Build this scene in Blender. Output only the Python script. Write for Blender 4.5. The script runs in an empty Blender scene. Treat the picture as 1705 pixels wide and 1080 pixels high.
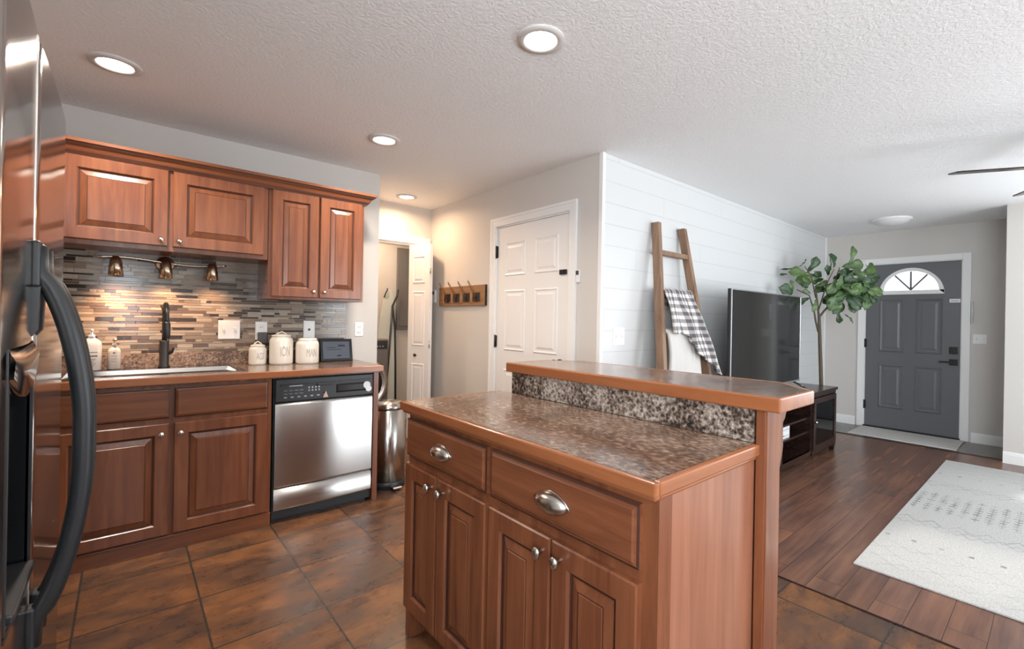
import bpy, bmesh, math, random
from mathutils import Vector, Matrix
random.seed(7)
scene = bpy.context.scene
C = scene.collection
PI = math.pi

# ------------------------------------------------------------------ camera
F_PX, CX, CY, YAW, ROLL, CAM_H = 775.16, 890.25, 531.65, 0.8498, 0.018, 1.2711
cam_d = bpy.data.cameras.new('camera')
cam = bpy.data.objects.new('camera', cam_d); C.objects.link(cam)
cam_d.sensor_fit = 'HORIZONTAL'; cam_d.sensor_width = 36
cam_d.lens = F_PX / 1705 * 36
cam_d.shift_x = (852.5 - CX) / 1705
cam_d.shift_y = (CY - 540) / 1705
cam_d.clip_start = 0.02
cam.matrix_world = (Matrix.Translation((0, 0, CAM_H)) @ Matrix.Rotation(YAW - PI/2, 4, 'Z')
                    @ Matrix.Rotation(PI/2, 4, 'X') @ Matrix.Rotation(ROLL, 4, 'Z'))
scene.camera = cam

# ------------------------------------------------------------------ world, sun, daylight, exposure
w = bpy.data.worlds.new('world'); scene.world = w; w.use_nodes = True
bg = w.node_tree.nodes['Background']
bg.inputs[0].default_value = (0.93, 0.97, 1, 1); bg.inputs[1].default_value = 1.6

def sun_lamp():
    d = bpy.data.lights.new('sun', 'SUN'); d.energy = 1.8; d.angle = math.radians(3.0); d.color = (1, .95, .86)
    o = bpy.data.objects.new('sun', d); C.objects.link(o)
    o.rotation_euler = Vector((-1, .30, -.55)).to_track_quat('-Z', 'Y').to_euler()
    o.location = (12, -3, 6)
sun_lamp()

def daylight(name, loc, direction, sx, sy, power, col=(.88, .945, 1)):
    d = bpy.data.lights.new(name, 'AREA'); d.shape = 'RECTANGLE'; d.size = sx; d.size_y = sy
    d.energy = power; d.color = col
    o = bpy.data.objects.new(name, d); C.objects.link(o); o.location = loc
    o.rotation_euler = Vector(direction).to_track_quat('-Z', 'Y').to_euler()
daylight('daylight_patio', (4.1, -2.97, 1.08), (0, 1, .5), 1.8, 2.0, 84)
daylight('daylight_dining', (-.02, -2.97, 1.5), (0, 1, .5), .44, 1.15, 18)
daylight('daylight_side', (-.92, -1.4, 1.5), (1, 0, .7), 1.8, 1.2, 135)
daylight('daylight_front', (6.22, -1.25, 1.2), (-1, 0, .4), 2.2, 1.5, 44)

vs = scene.view_settings
scene.display_settings.display_device = 'sRGB'
vs.view_transform = 'Standard'; vs.look = 'None'; vs.gamma = 1; vs.use_curve_mapping = False
vs.exposure = 0.35
cy = scene.cycles
cy.max_bounces = 8; cy.diffuse_bounces = 5; cy.glossy_bounces = 4; cy.transmission_bounces = 6
cy.caustics_reflective = False; cy.caustics_refractive = False; cy.sample_clamp_indirect = 6
cy.use_denoising = True

# ------------------------------------------------------------------ materials
class NT:
    def __init__(s, name):
        s.m = bpy.data.materials.new(name); s.m.use_nodes = True
        s.n = s.m.node_tree.nodes; s.l = s.m.node_tree.links
        s.b = s.n['Principled BSDF']
    def node(s, t, **k):
        n = s.n.new(t)
        for a, v in k.items():
            if a in n.bl_rna.properties and a not in n.inputs: setattr(n, a, v)
            else: n.inputs[a.replace('_', ' ')].default_value = v
        return n
    def link(s, a, b): s.l.new(a, b)
    def set(s, k, v):
        if hasattr(v, 'is_output'): s.link(v, s.b.inputs[k])
        else: s.b.inputs[k].default_value = v
    def coord(s, scale=(1, 1, 1), loc=(0, 0, 0)):
        t = s.node('ShaderNodeTexCoord'); m = s.node('ShaderNodeMapping')
        m.inputs['Scale'].default_value = scale; m.inputs['Location'].default_value = loc
        s.link(t.outputs['Object'], m.inputs['Vector']); return m.outputs[0]
    def noise(s, vec, scale=1, detail=4, rough=.55, dist=0):
        n = s.node('ShaderNodeTexNoise'); n.inputs['Scale'].default_value = scale
        n.inputs['Detail'].default_value = detail; n.inputs['Roughness'].default_value = rough
        n.inputs['Distortion'].default_value = dist; s.link(vec, n.inputs['Vector']); return n.outputs['Fac']
    def ramp(s, fac, stops, interp='LINEAR'):
        r = s.node('ShaderNodeValToRGB'); e = r.color_ramp.elements; r.color_ramp.interpolation = interp
        while len(e) < len(stops): e.new(.5)
        for i, (p, c) in enumerate(stops):
            e[i].position = p; e[i].color = tuple(c) + (1,) if len(c) == 3 else c
        s.link(fac, r.inputs[0]); return r.outputs[0]
    def mix(s, f, a, b, mode='MIX'):
        n = s.node('ShaderNodeMix'); n.data_type = 'RGBA'; n.blend_type = mode
        for k, v in ((0, f), (6, a), (7, b)):
            if hasattr(v, 'is_output'): s.link(v, n.inputs[k])
            else: n.inputs[k].default_value = v if k == 0 else (tuple(v) + (1,) if len(v) == 3 else v)
        return n.outputs[2]
    def math(s, op, a, b=0.0, c=None):
        n = s.node('ShaderNodeMath'); n.operation = op
        for i, v in enumerate((a, b) if c is None else (a, b, c)):
            if hasattr(v, 'is_output'): s.link(v, n.inputs[i])
            else: n.inputs[i].default_value = v
        return n.outputs[0]
    def bump(s, h, strength=.2, dist=.01):
        n = s.node('ShaderNodeBump'); n.inputs['Strength'].default_value = strength
        n.inputs['Distance'].default_value = dist; s.link(h, n.inputs['Height'])
        s.link(n.outputs[0], s.b.inputs['Normal'])

def plain(name, col, rough=.5, metal=0., spec=.5, bump=None):
    t = NT(name); t.set('Base Color', tuple(col) + (1,)); t.set('Roughness', rough); t.set('Metallic', metal)
    t.set('Specular IOR Level', spec)
    if bump: t.bump(t.noise(t.coord(), bump[0], 3), bump[1], bump[2])
    return t.m

def cherry(name, axis, dark=(.120, .037, .019), light=(.240, .086, .037), rough=.24):
    t = NT(name); sc = [22, 22, 22]; sc[axis] = 1.6
    f = t.noise(t.coord(tuple(sc)), 1, 5, .6, .6)
    f2 = t.noise(t.coord((3, 3, 3)), 1, 2)
    c = t.ramp(f, [(.3, dark), (.7, light)])
    c2 = t.mix(t.ramp(f2, [(.35, (0, 0, 0)), (.7, (1, 1, 1))]), c, light)
    m = t.mix(.35, c, c2)
    t.set('Base Color', m); t.set('Roughness', rough); t.bump(f, .04, .002)
    return t.m

M = {}
M['cherry_v'] = cherry('cherry_vertical', 2)
M['cherry_x'] = cherry('cherry_along_x', 0)
M['cherry_y'] = cherry('cherry_along_y', 1)
M['edge_x'] = cherry('counter_edge_x', 0, (.225, .074, .028), (.35, .125, .050), .22)
M['edge_y'] = cherry('counter_edge_y', 1, (.225, .074, .028), (.35, .125, .050), .22)
M['panel_v'] = cherry('end_panel_veneer', 2, (.23, .088, .05), (.34, .145, .085), .22)
M['glaze'] = plain('dark_glaze', (.05, .016, .01), .4)

def wallpaint(name, col, rough=.6):
    return plain(name, col, rough, bump=(180, .06, .002))
M['wall'] = wallpaint('greige_wall_paint', (.60, .572, .540))
M['ring'] = plain('lamp_ring', (.60, .57, .55), .4)
M['white'] = plain('white_trim_paint', (.82, .82, .81), .35)
M['doorwhite'] = plain('white_door_paint', (.80, .78, .765), .35)
def shiplap():
    t = NT('white_shiplap')
    v = t.coord((1, 1, 1)); s = t.node('ShaderNodeSeparateXYZ'); t.link(v, s.inputs[0])
    rowf = t.math('DIVIDE', s.outputs[2], .150)
    row = t.math('FLOOR', rowf); fr = t.math('FRACT', rowf)
    seam = t.math('LESS_THAN', fr, .022)
    offs = t.math('FRACT', t.math('MULTIPLY', row, .618))
    xf = t.math('FRACT', t.math('ADD', t.math('DIVIDE', s.outputs[0], 2.44), offs))
    butt = t.math('LESS_THAN', xf, .0012)
    g = t.math('MAXIMUM', seam, butt)
    t.set('Base Color', t.mix(g, (.66, .672, .675), (.52, .53, .535))); t.set('Roughness', .42)
    t.bump(t.math('SUBTRACT', 1, g), .5, .004)
    return t.m
M['shiplap'] = shiplap()
def ceilmat():
    t = NT('knockdown_ceiling')
    v = t.coord()
    n = t.noise(v, 58, 4, .55, .6)
    h = t.ramp(n, [(.42, (0, 0, 0)), (.58, (1, 1, 1))])
    t.set('Base Color', (.87, .872, .875, 1)); t.set('Roughness', .75); t.bump(h, .26, .007)
    return t.m
M['ceiling'] = ceilmat()
def tilemat():
    t = NT('slate_floor_tile')
    v = t.coord((1, 1, 1), (-.491 + .0025 + 20*.4075, -2.546 + .0025 + 20*.413, 0))
    br = t.node('ShaderNodeTexBrick'); br.offset = 0; br.squash = 1
    br.inputs['Scale'].default_value = 1; br.inputs['Mortar Size'].default_value = .0046
    br.inputs['Mortar Smooth'].default_value = .2
    br.inputs['Brick Width'].default_value = .4075; br.inputs['Row Height'].default_value = .413
    br.inputs['Color1'].default_value = (0, 0, 0, 1); br.inputs['Color2'].default_value = (1, 1, 1, 1)
    br.inputs['Mortar'].default_value = (.5, .5, .5, 1); t.link(v, br.inputs['Vector'])
    # every tile samples its own patch of slate
    bi = t.node('ShaderNodeTexBrick'); bi.offset = 0; bi.squash = 1
    for k_ in ('Scale', 'Brick Width', 'Row Height', 'Color1', 'Color2'): bi.inputs[k_].default_value = br.inputs[k_].default_value
    bi.inputs['Mortar Size'].default_value = 0; t.link(v, bi.inputs['Vector'])
    vm = t.node('ShaderNodeVectorMath'); vm.operation = 'MULTIPLY_ADD'
    t.link(bi.outputs['Color'], vm.inputs[0]); vm.inputs[1].default_value = (7, 5, 3); 
    mp = t.coord((1.0, 2.0, 1)); t.link(mp, vm.inputs[2])
    n = t.noise(vm.outputs[0], 2.2, 12, .68, .35); n2 = t.noise(vm.outputs[0], 7, 12, .72, .2)
    c = t.ramp(n, [(.28, (.030, .022, .019)), (.43, (.068, .038, .027)), (.54, (.175, .072, .028)), (.62, (.30, .122, .042)), (.74, (.095, .062, .046))])
    c2 = t.ramp(n2, [(.28, (.030, .021, .018)), (.50, (.095, .050, .032)), (.74, (.24, .115, .055))])
    col = t.mix(.38, c, c2)
    col = t.mix(br.outputs['Fac'], col, (.036, .028, .023))
    t.set('Base Color', col); t.set('Roughness', t.ramp(n2, [(.3, (.22,)*3), (.8, (.42,)*3)]))
    h = t.math('SUBTRACT', t.math('MULTIPLY', n2, .35), br.outputs['Fac'])
    t.bump(h, .16, .003)
    return t.m
M['tile'] = tilemat()
def woodfloor():
    t = NT('dark_plank_floor')
    br = t.node('ShaderNodeTexBrick'); br.offset = .37; br.squash = 1
    br.inputs['Scale'].default_value = 1; br.inputs['Mortar Size'].default_value = .0012
    br.inputs['Brick Width'].default_value = 1.22; br.inputs['Row Height'].default_value = .126
    br.inputs['Color1'].default_value = (0, 0, 0, 1); br.inputs['Color2'].default_value = (1, 1, 1, 1)
    br.inputs['Mortar'].default_value = (.5, .5, .5, 1); t.link(t.coord((1, 1, 1), (5, 20, 0)), br.inputs['Vector'])
    bi = t.node('ShaderNodeTexBrick'); bi.offset = .37; bi.squash = 1
    for k_ in ('Scale', 'Brick Width', 'Row Height', 'Color1', 'Color2'): bi.inputs[k_].default_value = br.inputs[k_].default_value
    bi.inputs['Mortar Size'].default_value = 0; t.link(t.coord((1, 1, 1), (5, 20, 0)), bi.inputs['Vector'])
    vm = t.node('ShaderNodeVectorMath'); vm.operation = 'MULTIPLY_ADD'
    t.link(bi.outputs['Color'], vm.inputs[0]); vm.inputs[1].default_value = (9, 4, 3); t.link(t.coord((1.2, 17, 1)), vm.inputs[2])
    n = t.noise(vm.outputs[0], 1.3, 4, .55, .1)
    vm2 = t.node('ShaderNodeVectorMath'); vm2.operation = 'MULTIPLY_ADD'
    t.link(bi.outputs['Color'], vm2.inputs[0]); vm2.inputs[1].default_value = (9, 4, 3); t.link(t.coord((1.1, 3.5, 1)), vm2.inputs[2])
    n2 = t.noise(vm2.outputs[0], 1.2, 3)
    c = t.ramp(n, [(.25, (.060, .032, .025)), (.5, (.155, .076, .052)), (.75, (.29, .145, .088))])
    c2 = t.ramp(n2, [(.3, (.075, .041, .036)), (.7, (.25, .118, .072))])
    col = t.mix(.5, c, c2)
    col = t.mix(br.outputs['Fac'], col, (.02, .011, .008))
    t.set('Base Color', col); t.set('Roughness', .27); t.bump(t.math('SUBTRACT', 1, br.outputs['Fac']), .03, .001)
    return t.m
M['woodfloor'] = woodfloor()
def entrytile():
    t = NT('grey_entry_tile'); n = t.noise(t.coord((2, 5, 1)), 1.5, 6, .6, 1)
    t.set('Base Color', t.ramp(n, [(.3, (.09, .08, .072)), (.7, (.20, .18, .165))])); t.set('Roughness', .3); return t.m
M['entry'] = entrytile()
def laminate(name, scale, stops, rough, stretch=(1, 1, 1)):
    t = NT(name)
    a = t.noise(t.coord(stretch), scale, 6, .7, .5); b = t.noise(t.coord(), 5, 3)
    v = t.node('ShaderNodeTexVoronoi'); v.inputs['Scale'].default_value = scale*1.1; t.link(t.coord(stretch), v.inputs['Vector'])
    f = t.math('ADD', t.math('MULTIPLY', a, .72), t.math('MULTIPLY', b, .42)); f = t.math('SUBTRACT', f, .07)
    f = t.math('ADD', f, t.math('MULTIPLY', t.math('SUBTRACT', v.outputs['Distance'], .45), .22))
    t.set('Base Color', t.ramp(f, stops)); t.set('Roughness', rough); t.set('Specular IOR Level', .5)
    return t.m
M['laminate'] = laminate('granite_laminate', 58, [(.34, (.035, .021, .016)), (.45, (.105, .062, .043)), (.56, (.20, .130, .094)), (.70, (.345, .26, .205))], .16, (1.25, .8, 1))
M['splash'] = laminate('granite_splash', 75, [(.36, (.012, .010, .009)), (.46, (.085, .060, .047)), (.55, (.27, .215, .175)), (.66, (.50, .45, .40))], .3)
M['upstand'] = laminate('granite_upstand', 70, [(.36, (.025, .015, .012)), (.48, (.13, .075, .05)), (.6, (.30, .20, .14)), (.7, (.4, .3, .24))], .35)

def steel(name, col, rough, stretch=(1, 1, 300), aniso=0):
    t = NT(name); n = t.noise(t.coord(stretch), 2, 2)
    t.set('Base Color', col + (1,)); t.set('Metallic', 1); t.set('Roughness', rough); t.bump(n, .006, .001)
    if aniso:
        t.set('Anisotropic', aniso); cx_ = t.node('ShaderNodeCombineXYZ'); cx_.inputs[2].default_value = 1; t.link(cx_.outputs[0], t.b.inputs['Tangent'])
    return t.m
M['steel'] = steel('brushed_steel', (.50, .49, .475), .21, (2, 2, 300), .88)
M['fridge'] = steel('fridge_steel', (.52, .49, .465), .13, (2, 2, 300))
M['fridge_highlight'] = plain('pale_edge_highlight', (.78, .77, .75), .3, .7)
M['sinksteel'] = steel('sink_steel', (.40, .36, .325), .12, (200, 2, 2))
M['chrome'] = plain('nickel', (.62, .59, .55), .22, 1)
M['bronze'] = plain('bronze_metal', (.52, .39, .28), .26, 1)
M['black'] = plain('matte_black', (.012, .012, .013), .35)
M['softblack'] = plain('black_plastic', (.022, .024, .027), .38)
M['gloss'] = plain('gloss_black', (.012, .013, .014), .12)
M['screen'] = plain('tv_screen', (.022, .022, .022), .07, 0, .9)
M['silver'] = plain('silver_edge', (.45, .45, .46), .3, .8)
M['greydoor'] = plain('slate_grey_door_paint', (.132, .136, .145), .36)
M['switch'] = plain('white_plastic', (.80, .80, .79), .3)
M['darkslot'] = plain('dark_slot', (.05, .05, .05), .5)
M['ceramic'] = plain('cream_glaze_ceramic', (.74, .68, .60), .16)
M['ceramic_ink'] = plain('engraved_letter_glaze', (.40, .35, .30), .3)
M['espresso'] = cherry('espresso_wood', 0, (.012, .006, .005), (.034, .016, .012), .22)
M['ladder'] = cherry('weathered_oak', 2, (.16, .088, .052), (.33, .205, .13), .6)
M['rail'] = cherry('pine_rail', 1, (.20, .10, .045), (.36, .20, .095), .5)
M['copper'] = plain('copper_wire', (.45, .22, .12), .35, 1)
M['trunk'] = plain('grey_brown_bark', (.10, .075, .05), .8, bump=(60, .4, .01))
def leafmat(name, a, b):
    t = NT(name); n = t.noise(t.coord(), 9, 3)
    t.set('Base Color', t.ramp(n, [(.3, a), (.7, b)])); t.set('Roughness', .4); return t.m
M['leaf'] = leafmat('fig_leaf_dark', (.020, .050, .020), (.046, .100, .036))
M['leaf2'] = leafmat('fig_leaf_light', (.042, .095, .022), (.10, .175, .05))
M['pot'] = plain('woven_pot', (.16, .12, .08), .8, bump=(120, .5, .01))
def plaid():
    t = NT('plaid_weave'); v = t.node('ShaderNodeUVMap'); s = t.node('ShaderNodeSeparateXYZ'); t.link(v.outputs[0], s.inputs[0])
    a = t.math('GREATER_THAN', t.math('FRACT', t.math('DIVIDE', s.outputs[0], .062)), .5)
    b = t.math('GREATER_THAN', t.math('FRACT', t.math('DIVIDE', s.outputs[1], .055)), .5)
    f = t.math('MULTIPLY', t.math('ADD', a, b), .5)
    t.set('Base Color', t.ramp(f, [(0, (.74, .72, .70)), (.5, (.36, .34, .34)), (1, (.12, .11, .115))])); t.set('Roughness', .9)
    t.bump(t.noise(t.coord(), 300, 2), .3, .003); return t.m
M['plaid'] = plaid()
M['throw'] = plain('white_throw', (.64, .625, .60), .95, bump=(140, .5, .006))
def rugmat():
    t = NT('trellis_rug')
    v = t.coord(); s = t.node('ShaderNodeSeparateXYZ'); t.link(v, s.inputs[0]); X, Y = s.outputs[0], s.outputs[1]
    wn = t.math('MULTIPLY', t.math('SUBTRACT', t.noise(v, 6, 2), .5), .03)
    X1 = t.math('ADD', X, wn)
    def near(val, centre, half): return t.math('LESS_THAN', t.math('ABSOLUTE', t.math('SUBTRACT', val, centre)), half)
    def mx(*a):
        r = a[0]
        for q in a[1:]: r = t.math('MAXIMUM', r, q)
        return r
    AX = t.math('ABSOLUTE', X1)                       # the pattern mirrors about the middle of the rug
    def cell(val, per, ph=0.0): return t.math('SUBTRACT', t.math('FRACT', t.math('ADD', t.math('DIVIDE', val, per), ph)), .5)
    tri = t.math('MULTIPLY', t.math('ABSOLUTE', cell(Y, .13)), .20)
    z = mx(near(t.math('ADD', AX, tri), .54, .007), near(t.math('ADD', AX, tri), .62, .004), near(t.math('SUBTRACT', AX, tri), .50, .005))
    tri3 = t.math('MULTIPLY', t.math('ABSOLUTE', cell(Y, .26)), .22)
    z2 = mx(*[near(t.math('ADD' if k % 2 else 'SUBTRACT', AX, tri3), 1.02+.07*k, .0035) for k in range(6)])
    z = mx(z, t.math('MULTIPLY', z2, .6))
    band = near(AX, .04, .20)
    yc = cell(Y, .0637)
    jig = t.math('MULTIPLY', t.noise(v, 14, 1), .5)
    stem = t.math('LESS_THAN', t.math('ABSOLUTE', yc), .07)
    tick = t.math('MULTIPLY', t.math('LESS_THAN', t.math('ABSOLUTE', cell(X, .055)), .17), t.math('LESS_THAN', t.math('ABSOLUTE', yc), t.math('ADD', .05, jig)))
    fe = t.math('MULTIPLY', band, mx(t.math('MULTIPLY', stem, .7), tick))
    dot = t.math('MULTIPLY', near(AX, .90, .045), t.math('MULTIPLY', t.math('GREATER_THAN', t.math('ABSOLUTE', cell(X, .06)), .28), t.math('LESS_THAN', t.math('ABSOLUTE', cell(Y, .124)), .09)))
    worn = t.ramp(t.noise(v, 9, 4, .7), [(.38, (.15,)*3), (.62, (1, 1, 1))])
    pat = t.math('MULTIPLY', t.math('MAXIMUM', t.math('MULTIPLY', z, .75), t.math('MAXIMUM', fe, dot)), worn)
    speck = t.ramp(t.noise(v, 120, 3, .7), [(.4, (.41, .405, .395)), (.62, (.54, .535, .52))])
    t.set('Base Color', t.mix(pat, speck, (.17, .17, .175))); t.set('Roughness', .95)
    t.bump(t.noise(v, 260, 2), .4, .004); return t.m
M['rug'] = rugmat()
def matmat():
    t = NT('pale_door_mat'); v = t.coord((1, 1, 1)); n = t.noise(t.coord((30, 30, 1)), 1, 3)
    w_ = t.node('ShaderNodeTexWave'); w_.inputs['Scale'].default_value = 5; w_.inputs['Distortion'].default_value = 3; t.link(v, w_.inputs['Vector'])
    c = t.mix(t.math('MULTIPLY', w_.outputs['Fac'], .4), (.62, .60, .57), (.40, .39, .38))
    t.set('Base Color', t.mix(t.math('MULTIPLY', n, .3), c, (.3, .29, .28))); t.set('Roughness', .9); return t.m
M['doormat'] = matmat()
def emit(name, col, s):
    t = NT(name); t.set('Base Color', (1, 1, 1, 1)); t.set('Emission Color', col + (1,)); t.set('Emission Strength', s); return t.m
M['lamp_on'] = emit('lit_lens', (1, .93, .82), 14)
M['bulb_on'] = emit('lit_bulb', (1, .72, .40), 5)
M['display'] = plain('dim_screen', (.10, .115, .15), .25)
def frosted():
    t = NT('frosted_door_glass'); t.n.remove(t.b)
    out = t.n['Material Output']
    g = t.node('ShaderNodeBsdfGlossy'); g.inputs['Roughness'].default_value = .15
    tr = t.node('ShaderNodeBsdfTransparent')
    n = t.noise(t.coord(), 40, 5, .7)
    t.link(t.ramp(n, [(.30, (.55, .58, .62)), (.42, (1, 1, 1))]), tr.inputs[0])
    mx = t.node('ShaderNodeMixShader'); mx.inputs[0].default_value = .08
    t.link(tr.outputs[0], mx.inputs[1]); t.link(g.outputs[0], mx.inputs[2]); t.link(mx.outputs[0], out.inputs[0])
    return t.m
M['frosted'] = frosted()
def cabglass():
    t = NT('smoked_cabinet_glass'); t.n.remove(t.b); out = t.n['Material Output']
    g = t.node('ShaderNodeBsdfGlossy'); g.inputs['Roughness'].default_value = .03
    tr = t.node('ShaderNodeBsdfTransparent'); tr.inputs[0].default_value = (.6, .58, .56, 1)
    fr = t.node('ShaderNodeFresnel'); fr.inputs[0].default_value = 1.5
    mx = t.node('ShaderNodeMixShader'); t.link(fr.outputs[0], mx.inputs[0])
    t.link(tr.outputs[0], mx.inputs[1]); t.link(g.outputs[0], mx.inputs[2]); t.link(mx.outputs[0], out.inputs[0])
    return t.m
M['glass'] = cabglass()
for k, c, r in (('m_taupe', (.245, .182, .132), .15), ('m_beige', (.38, .30, .23), .25), ('m_dark', (.040, .026, .020), .12),
                ('m_brown', (.12, .080, .060), .15), ('m_grey', (.29, .26, .22), .12), ('m_grout', (.46, .40, .34), .8)):
    M[k] = plain('mosaic' + k[1:], c, r)
M['washer'] = plain('graphite_washer', (.16, .15, .145), .35, .3)
M['panelgrey'] = plain('grey_panel_paint', (.17, .165, .16), .5)
M['ironcover'] = plain('ironing_cover', (.62, .66, .62), .9)
M['lotion'] = plain('cream_bottle', (.66, .58, .52), .3)
M['lotion2'] = plain('grey_bottle', (.48, .42, .38), .35)
M['ink'] = plain('brown_ink', (.10, .06, .055), .5)
M['plug'] = plain('charcoal_plug', (.06, .06, .065), .4)
M['magnet'] = plain('white_magnet', (.8, .8, .8), .4)
M['magnet2'] = plain('copper_magnet', (.55, .36, .28), .4)
M['label_white'] = plain('white_box', (.72, .74, .76), .4)
M['smoke_glass'] = plain('unlit_lamp_diffuser', (.75, .75, .74), .3)
M['patio'] = plain('grey_frame', (.75, .75, .75), .4)

# ------------------------------------------------------------------ mesh helpers
class B:
    def __init__(s): s.bm = bmesh.new(); s.mats = []
    def mi(s, m):
        m = M[m] if isinstance(m, str) else m
        if m not in s.mats: s.mats.append(m)
        return s.mats.index(m)
    def face(s, vs_, i, smooth=False):
        try: f = s.bm.faces.new(vs_)
        except ValueError: return None
        f.material_index = i; f.smooth = smooth; return f
    def box(s, x0, x1, y0, y1, z0, z1, m, bev=0):
        i = s.mi(m)
        v = [s.bm.verts.new((x, y, z)) for x in (x0, x1) for y in (y0, y1) for z in (z0, z1)]
        fs = [s.face([v[a] for a in q], i) for q in ((0,1,3,2), (4,6,7,5), (0,4,5,1), (2,3,7,6), (0,2,6,4), (1,5,7,3))]
        if bev:
            es = list({e for f in fs for e in f.edges})
            r = bmesh.ops.bevel(s.bm, geom=es, offset=bev, segments=2, affect='EDGES', profile=.5)
            for f in r['faces']: f.material_index = i
        return s
    def hex(s, pts, m):
        """8 points: bottom four then top four, same winding"""
        i = s.mi(m); v = [s.bm.verts.new(p) for p in pts]
        for q in ((3,2,1,0), (4,5,6,7), (0,1,5,4), (1,2,6,5), (2,3,7,6), (3,0,4,7)): s.face([v[a] for a in q], i)
        return s
    def prism(s, poly, axis, a0, a1, m, smooth=False):
        i = s.mi(m)
        def P(p, a):
            if axis == 'x': return (a, p[0], p[1])
            if axis == 'y': return (p[0], a, p[1])
            return (p[0], p[1], a)
        A = [s.bm.verts.new(P(p, a0)) for p in poly]; D = [s.bm.verts.new(P(p, a1)) for p in poly]
        n = len(poly); s.face(A[::-1], i); s.face(D, i)
        for k in range(n): s.face([A[k], A[(k+1) % n], D[(k+1) % n], D[k]], i, smooth)
        return s
    def ring(s, frame_pts, prev, i, smooth=True, close=True):
        cur = [s.bm.verts.new(p) for p in frame_pts]
        if prev:
            n = len(cur)
            for k in range(n if close else n-1): s.face([prev[k], prev[(k+1) % n], cur[(k+1) % n], cur[k]], i, smooth)
        return cur
    def lathe(s, prof, c, m, seg=24, axis='z', cap=True):
        i = s.mi(m); prev = None; first = None
        for r, h in prof:
            pts = []
            for k in range(seg):
                a = 2*PI*k/seg; u, v = r*math.cos(a), r*math.sin(a)
                pts.append({'z': (c[0]+u, c[1]+v, c[2]+h), 'y': (c[0]+u, c[1]+h, c[2]+v), 'x': (c[0]+h, c[1]+u, c[2]+v)}[axis])
            prev = s.ring(pts, prev, i)
            if first is None: first = prev
        if cap: s.face(first[::-1], i); s.face(prev, i)
        return s
    def tube(s, pts, r, m, seg=10, cap=True, flat=None):
        """r number or list; flat=(sx,sy) section scale along side/up"""
        i = s.mi(m); P = [Vector(p) for p in pts]; R = r if isinstance(r, (list, tuple)) else [r]*len(P)
        prev = None; first = None; up = Vector((0, 0, 1))
        for k, p in enumerate(P):
            d = (P[min(k+1, len(P)-1)] - P[max(k-1, 0)]).normalized()
            if k == 0:
                if abs(d.dot(up)) > .9: up = Vector((1, 0, 0))
                side = d.cross(up).normalized()
            side = (side - d*side.dot(d)).normalized(); u2 = d.cross(side)
            a, b_ = flat or (1, 1)
            ring = [p + side*(R[k]*a*math.cos(2*PI*j/seg)) + u2*(R[k]*b_*math.sin(2*PI*j/seg)) for j in range(seg)]
            prev = s.ring(ring, prev, i)
            if first is None: first = prev
        if cap: s.face(first[::-1], i); s.face(prev, i)
        return s
    def loops(s, u0, u1, v0, v1, prof, mp, m, cap=True, mats=None):
        """nested rectangles: prof = [(inset, depth)], mp(u,v,w) -> point"""
        prev = None
        for k, (ins, d) in enumerate(prof):
            pts = [mp(u0+ins, v0+ins, d), mp(u1-ins, v0+ins, d), mp(u1-ins, v1-ins, d), mp(u0+ins, v1-ins, d)]
            i = s.mi(mats[k] if mats and mats[k] else m)
            prev = s.ring(pts, prev, i, False)
        if cap: s.face(prev, s.mi(m))
        return s
    def build(s, name, parent=None, bevel=0, recalc=True):
        bmesh.ops.remove_doubles(s.bm, verts=s.bm.verts, dist=1e-6) if False else None
        if recalc: bmesh.ops.recalc_face_normals(s.bm, faces=s.bm.faces)
        off = Vector((0, 0, 0)); p = parent
        if parent is not None:
            while p is not None: off += p.location; p = p.parent
            loc = Vector((0, 0, 0))
        else:
            xs = [v.co for v in s.bm.verts]
            loc = Vector(((min(v.x for v in xs)+max(v.x for v in xs))/2, (min(v.y for v in xs)+max(v.y for v in xs))/2, min(v.z for v in xs)))
            off = loc
        bmesh.ops.translate(s.bm, verts=s.bm.verts, vec=-off)
        me = bpy.data.meshes.new(name); s.bm.to_mesh(me); s.bm.free()
        for m in s.mats: me.materials.append(m)
        o = bpy.data.objects.new(name, me); C.objects.link(o); o.location = loc
        if parent is not None: o.parent = parent
        if bevel:
            b = o.modifiers.new('bevel', 'BEVEL'); b.width = bevel; b.segments = 2; b.limit_method = 'ANGLE'; b.angle_limit = math.radians(50)
        return o

def tag(o, label, cat, group=None, kind=None):
    if label: o['label'] = label
    if cat: o['category'] = cat
    if group: o['group'] = group
    if kind: o['kind'] = kind
    return o
def thing(name, label, cat, loc=(0, 0, 0), group=None, kind=None):
    o = bpy.data.objects.new(name, None); C.objects.link(o); o.location = loc; o.empty_display_size = .05
    return tag(o, label, cat, group, kind)
def struct(name, b, bevel=0):
    o = b.build(name, None, bevel); o['kind'] = 'structure'; return o
def copy_thing(src, loc, label):
    r = src.copy(); C.objects.link(r); r.location = loc; r['label'] = label
    for ch in list(src.children):
        c = ch.copy(); C.objects.link(c); c.parent = r
        for g in list(ch.children):
            d = g.copy(); C.objects.link(d); d.parent = c
    return r
def mpy(y): return lambda u, v, w: (u, y-w, v)       # face looking -Y, depth towards the camera side
def mpx(x): return lambda u, v, w: (x-w, u, v)       # face looking -X

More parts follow.
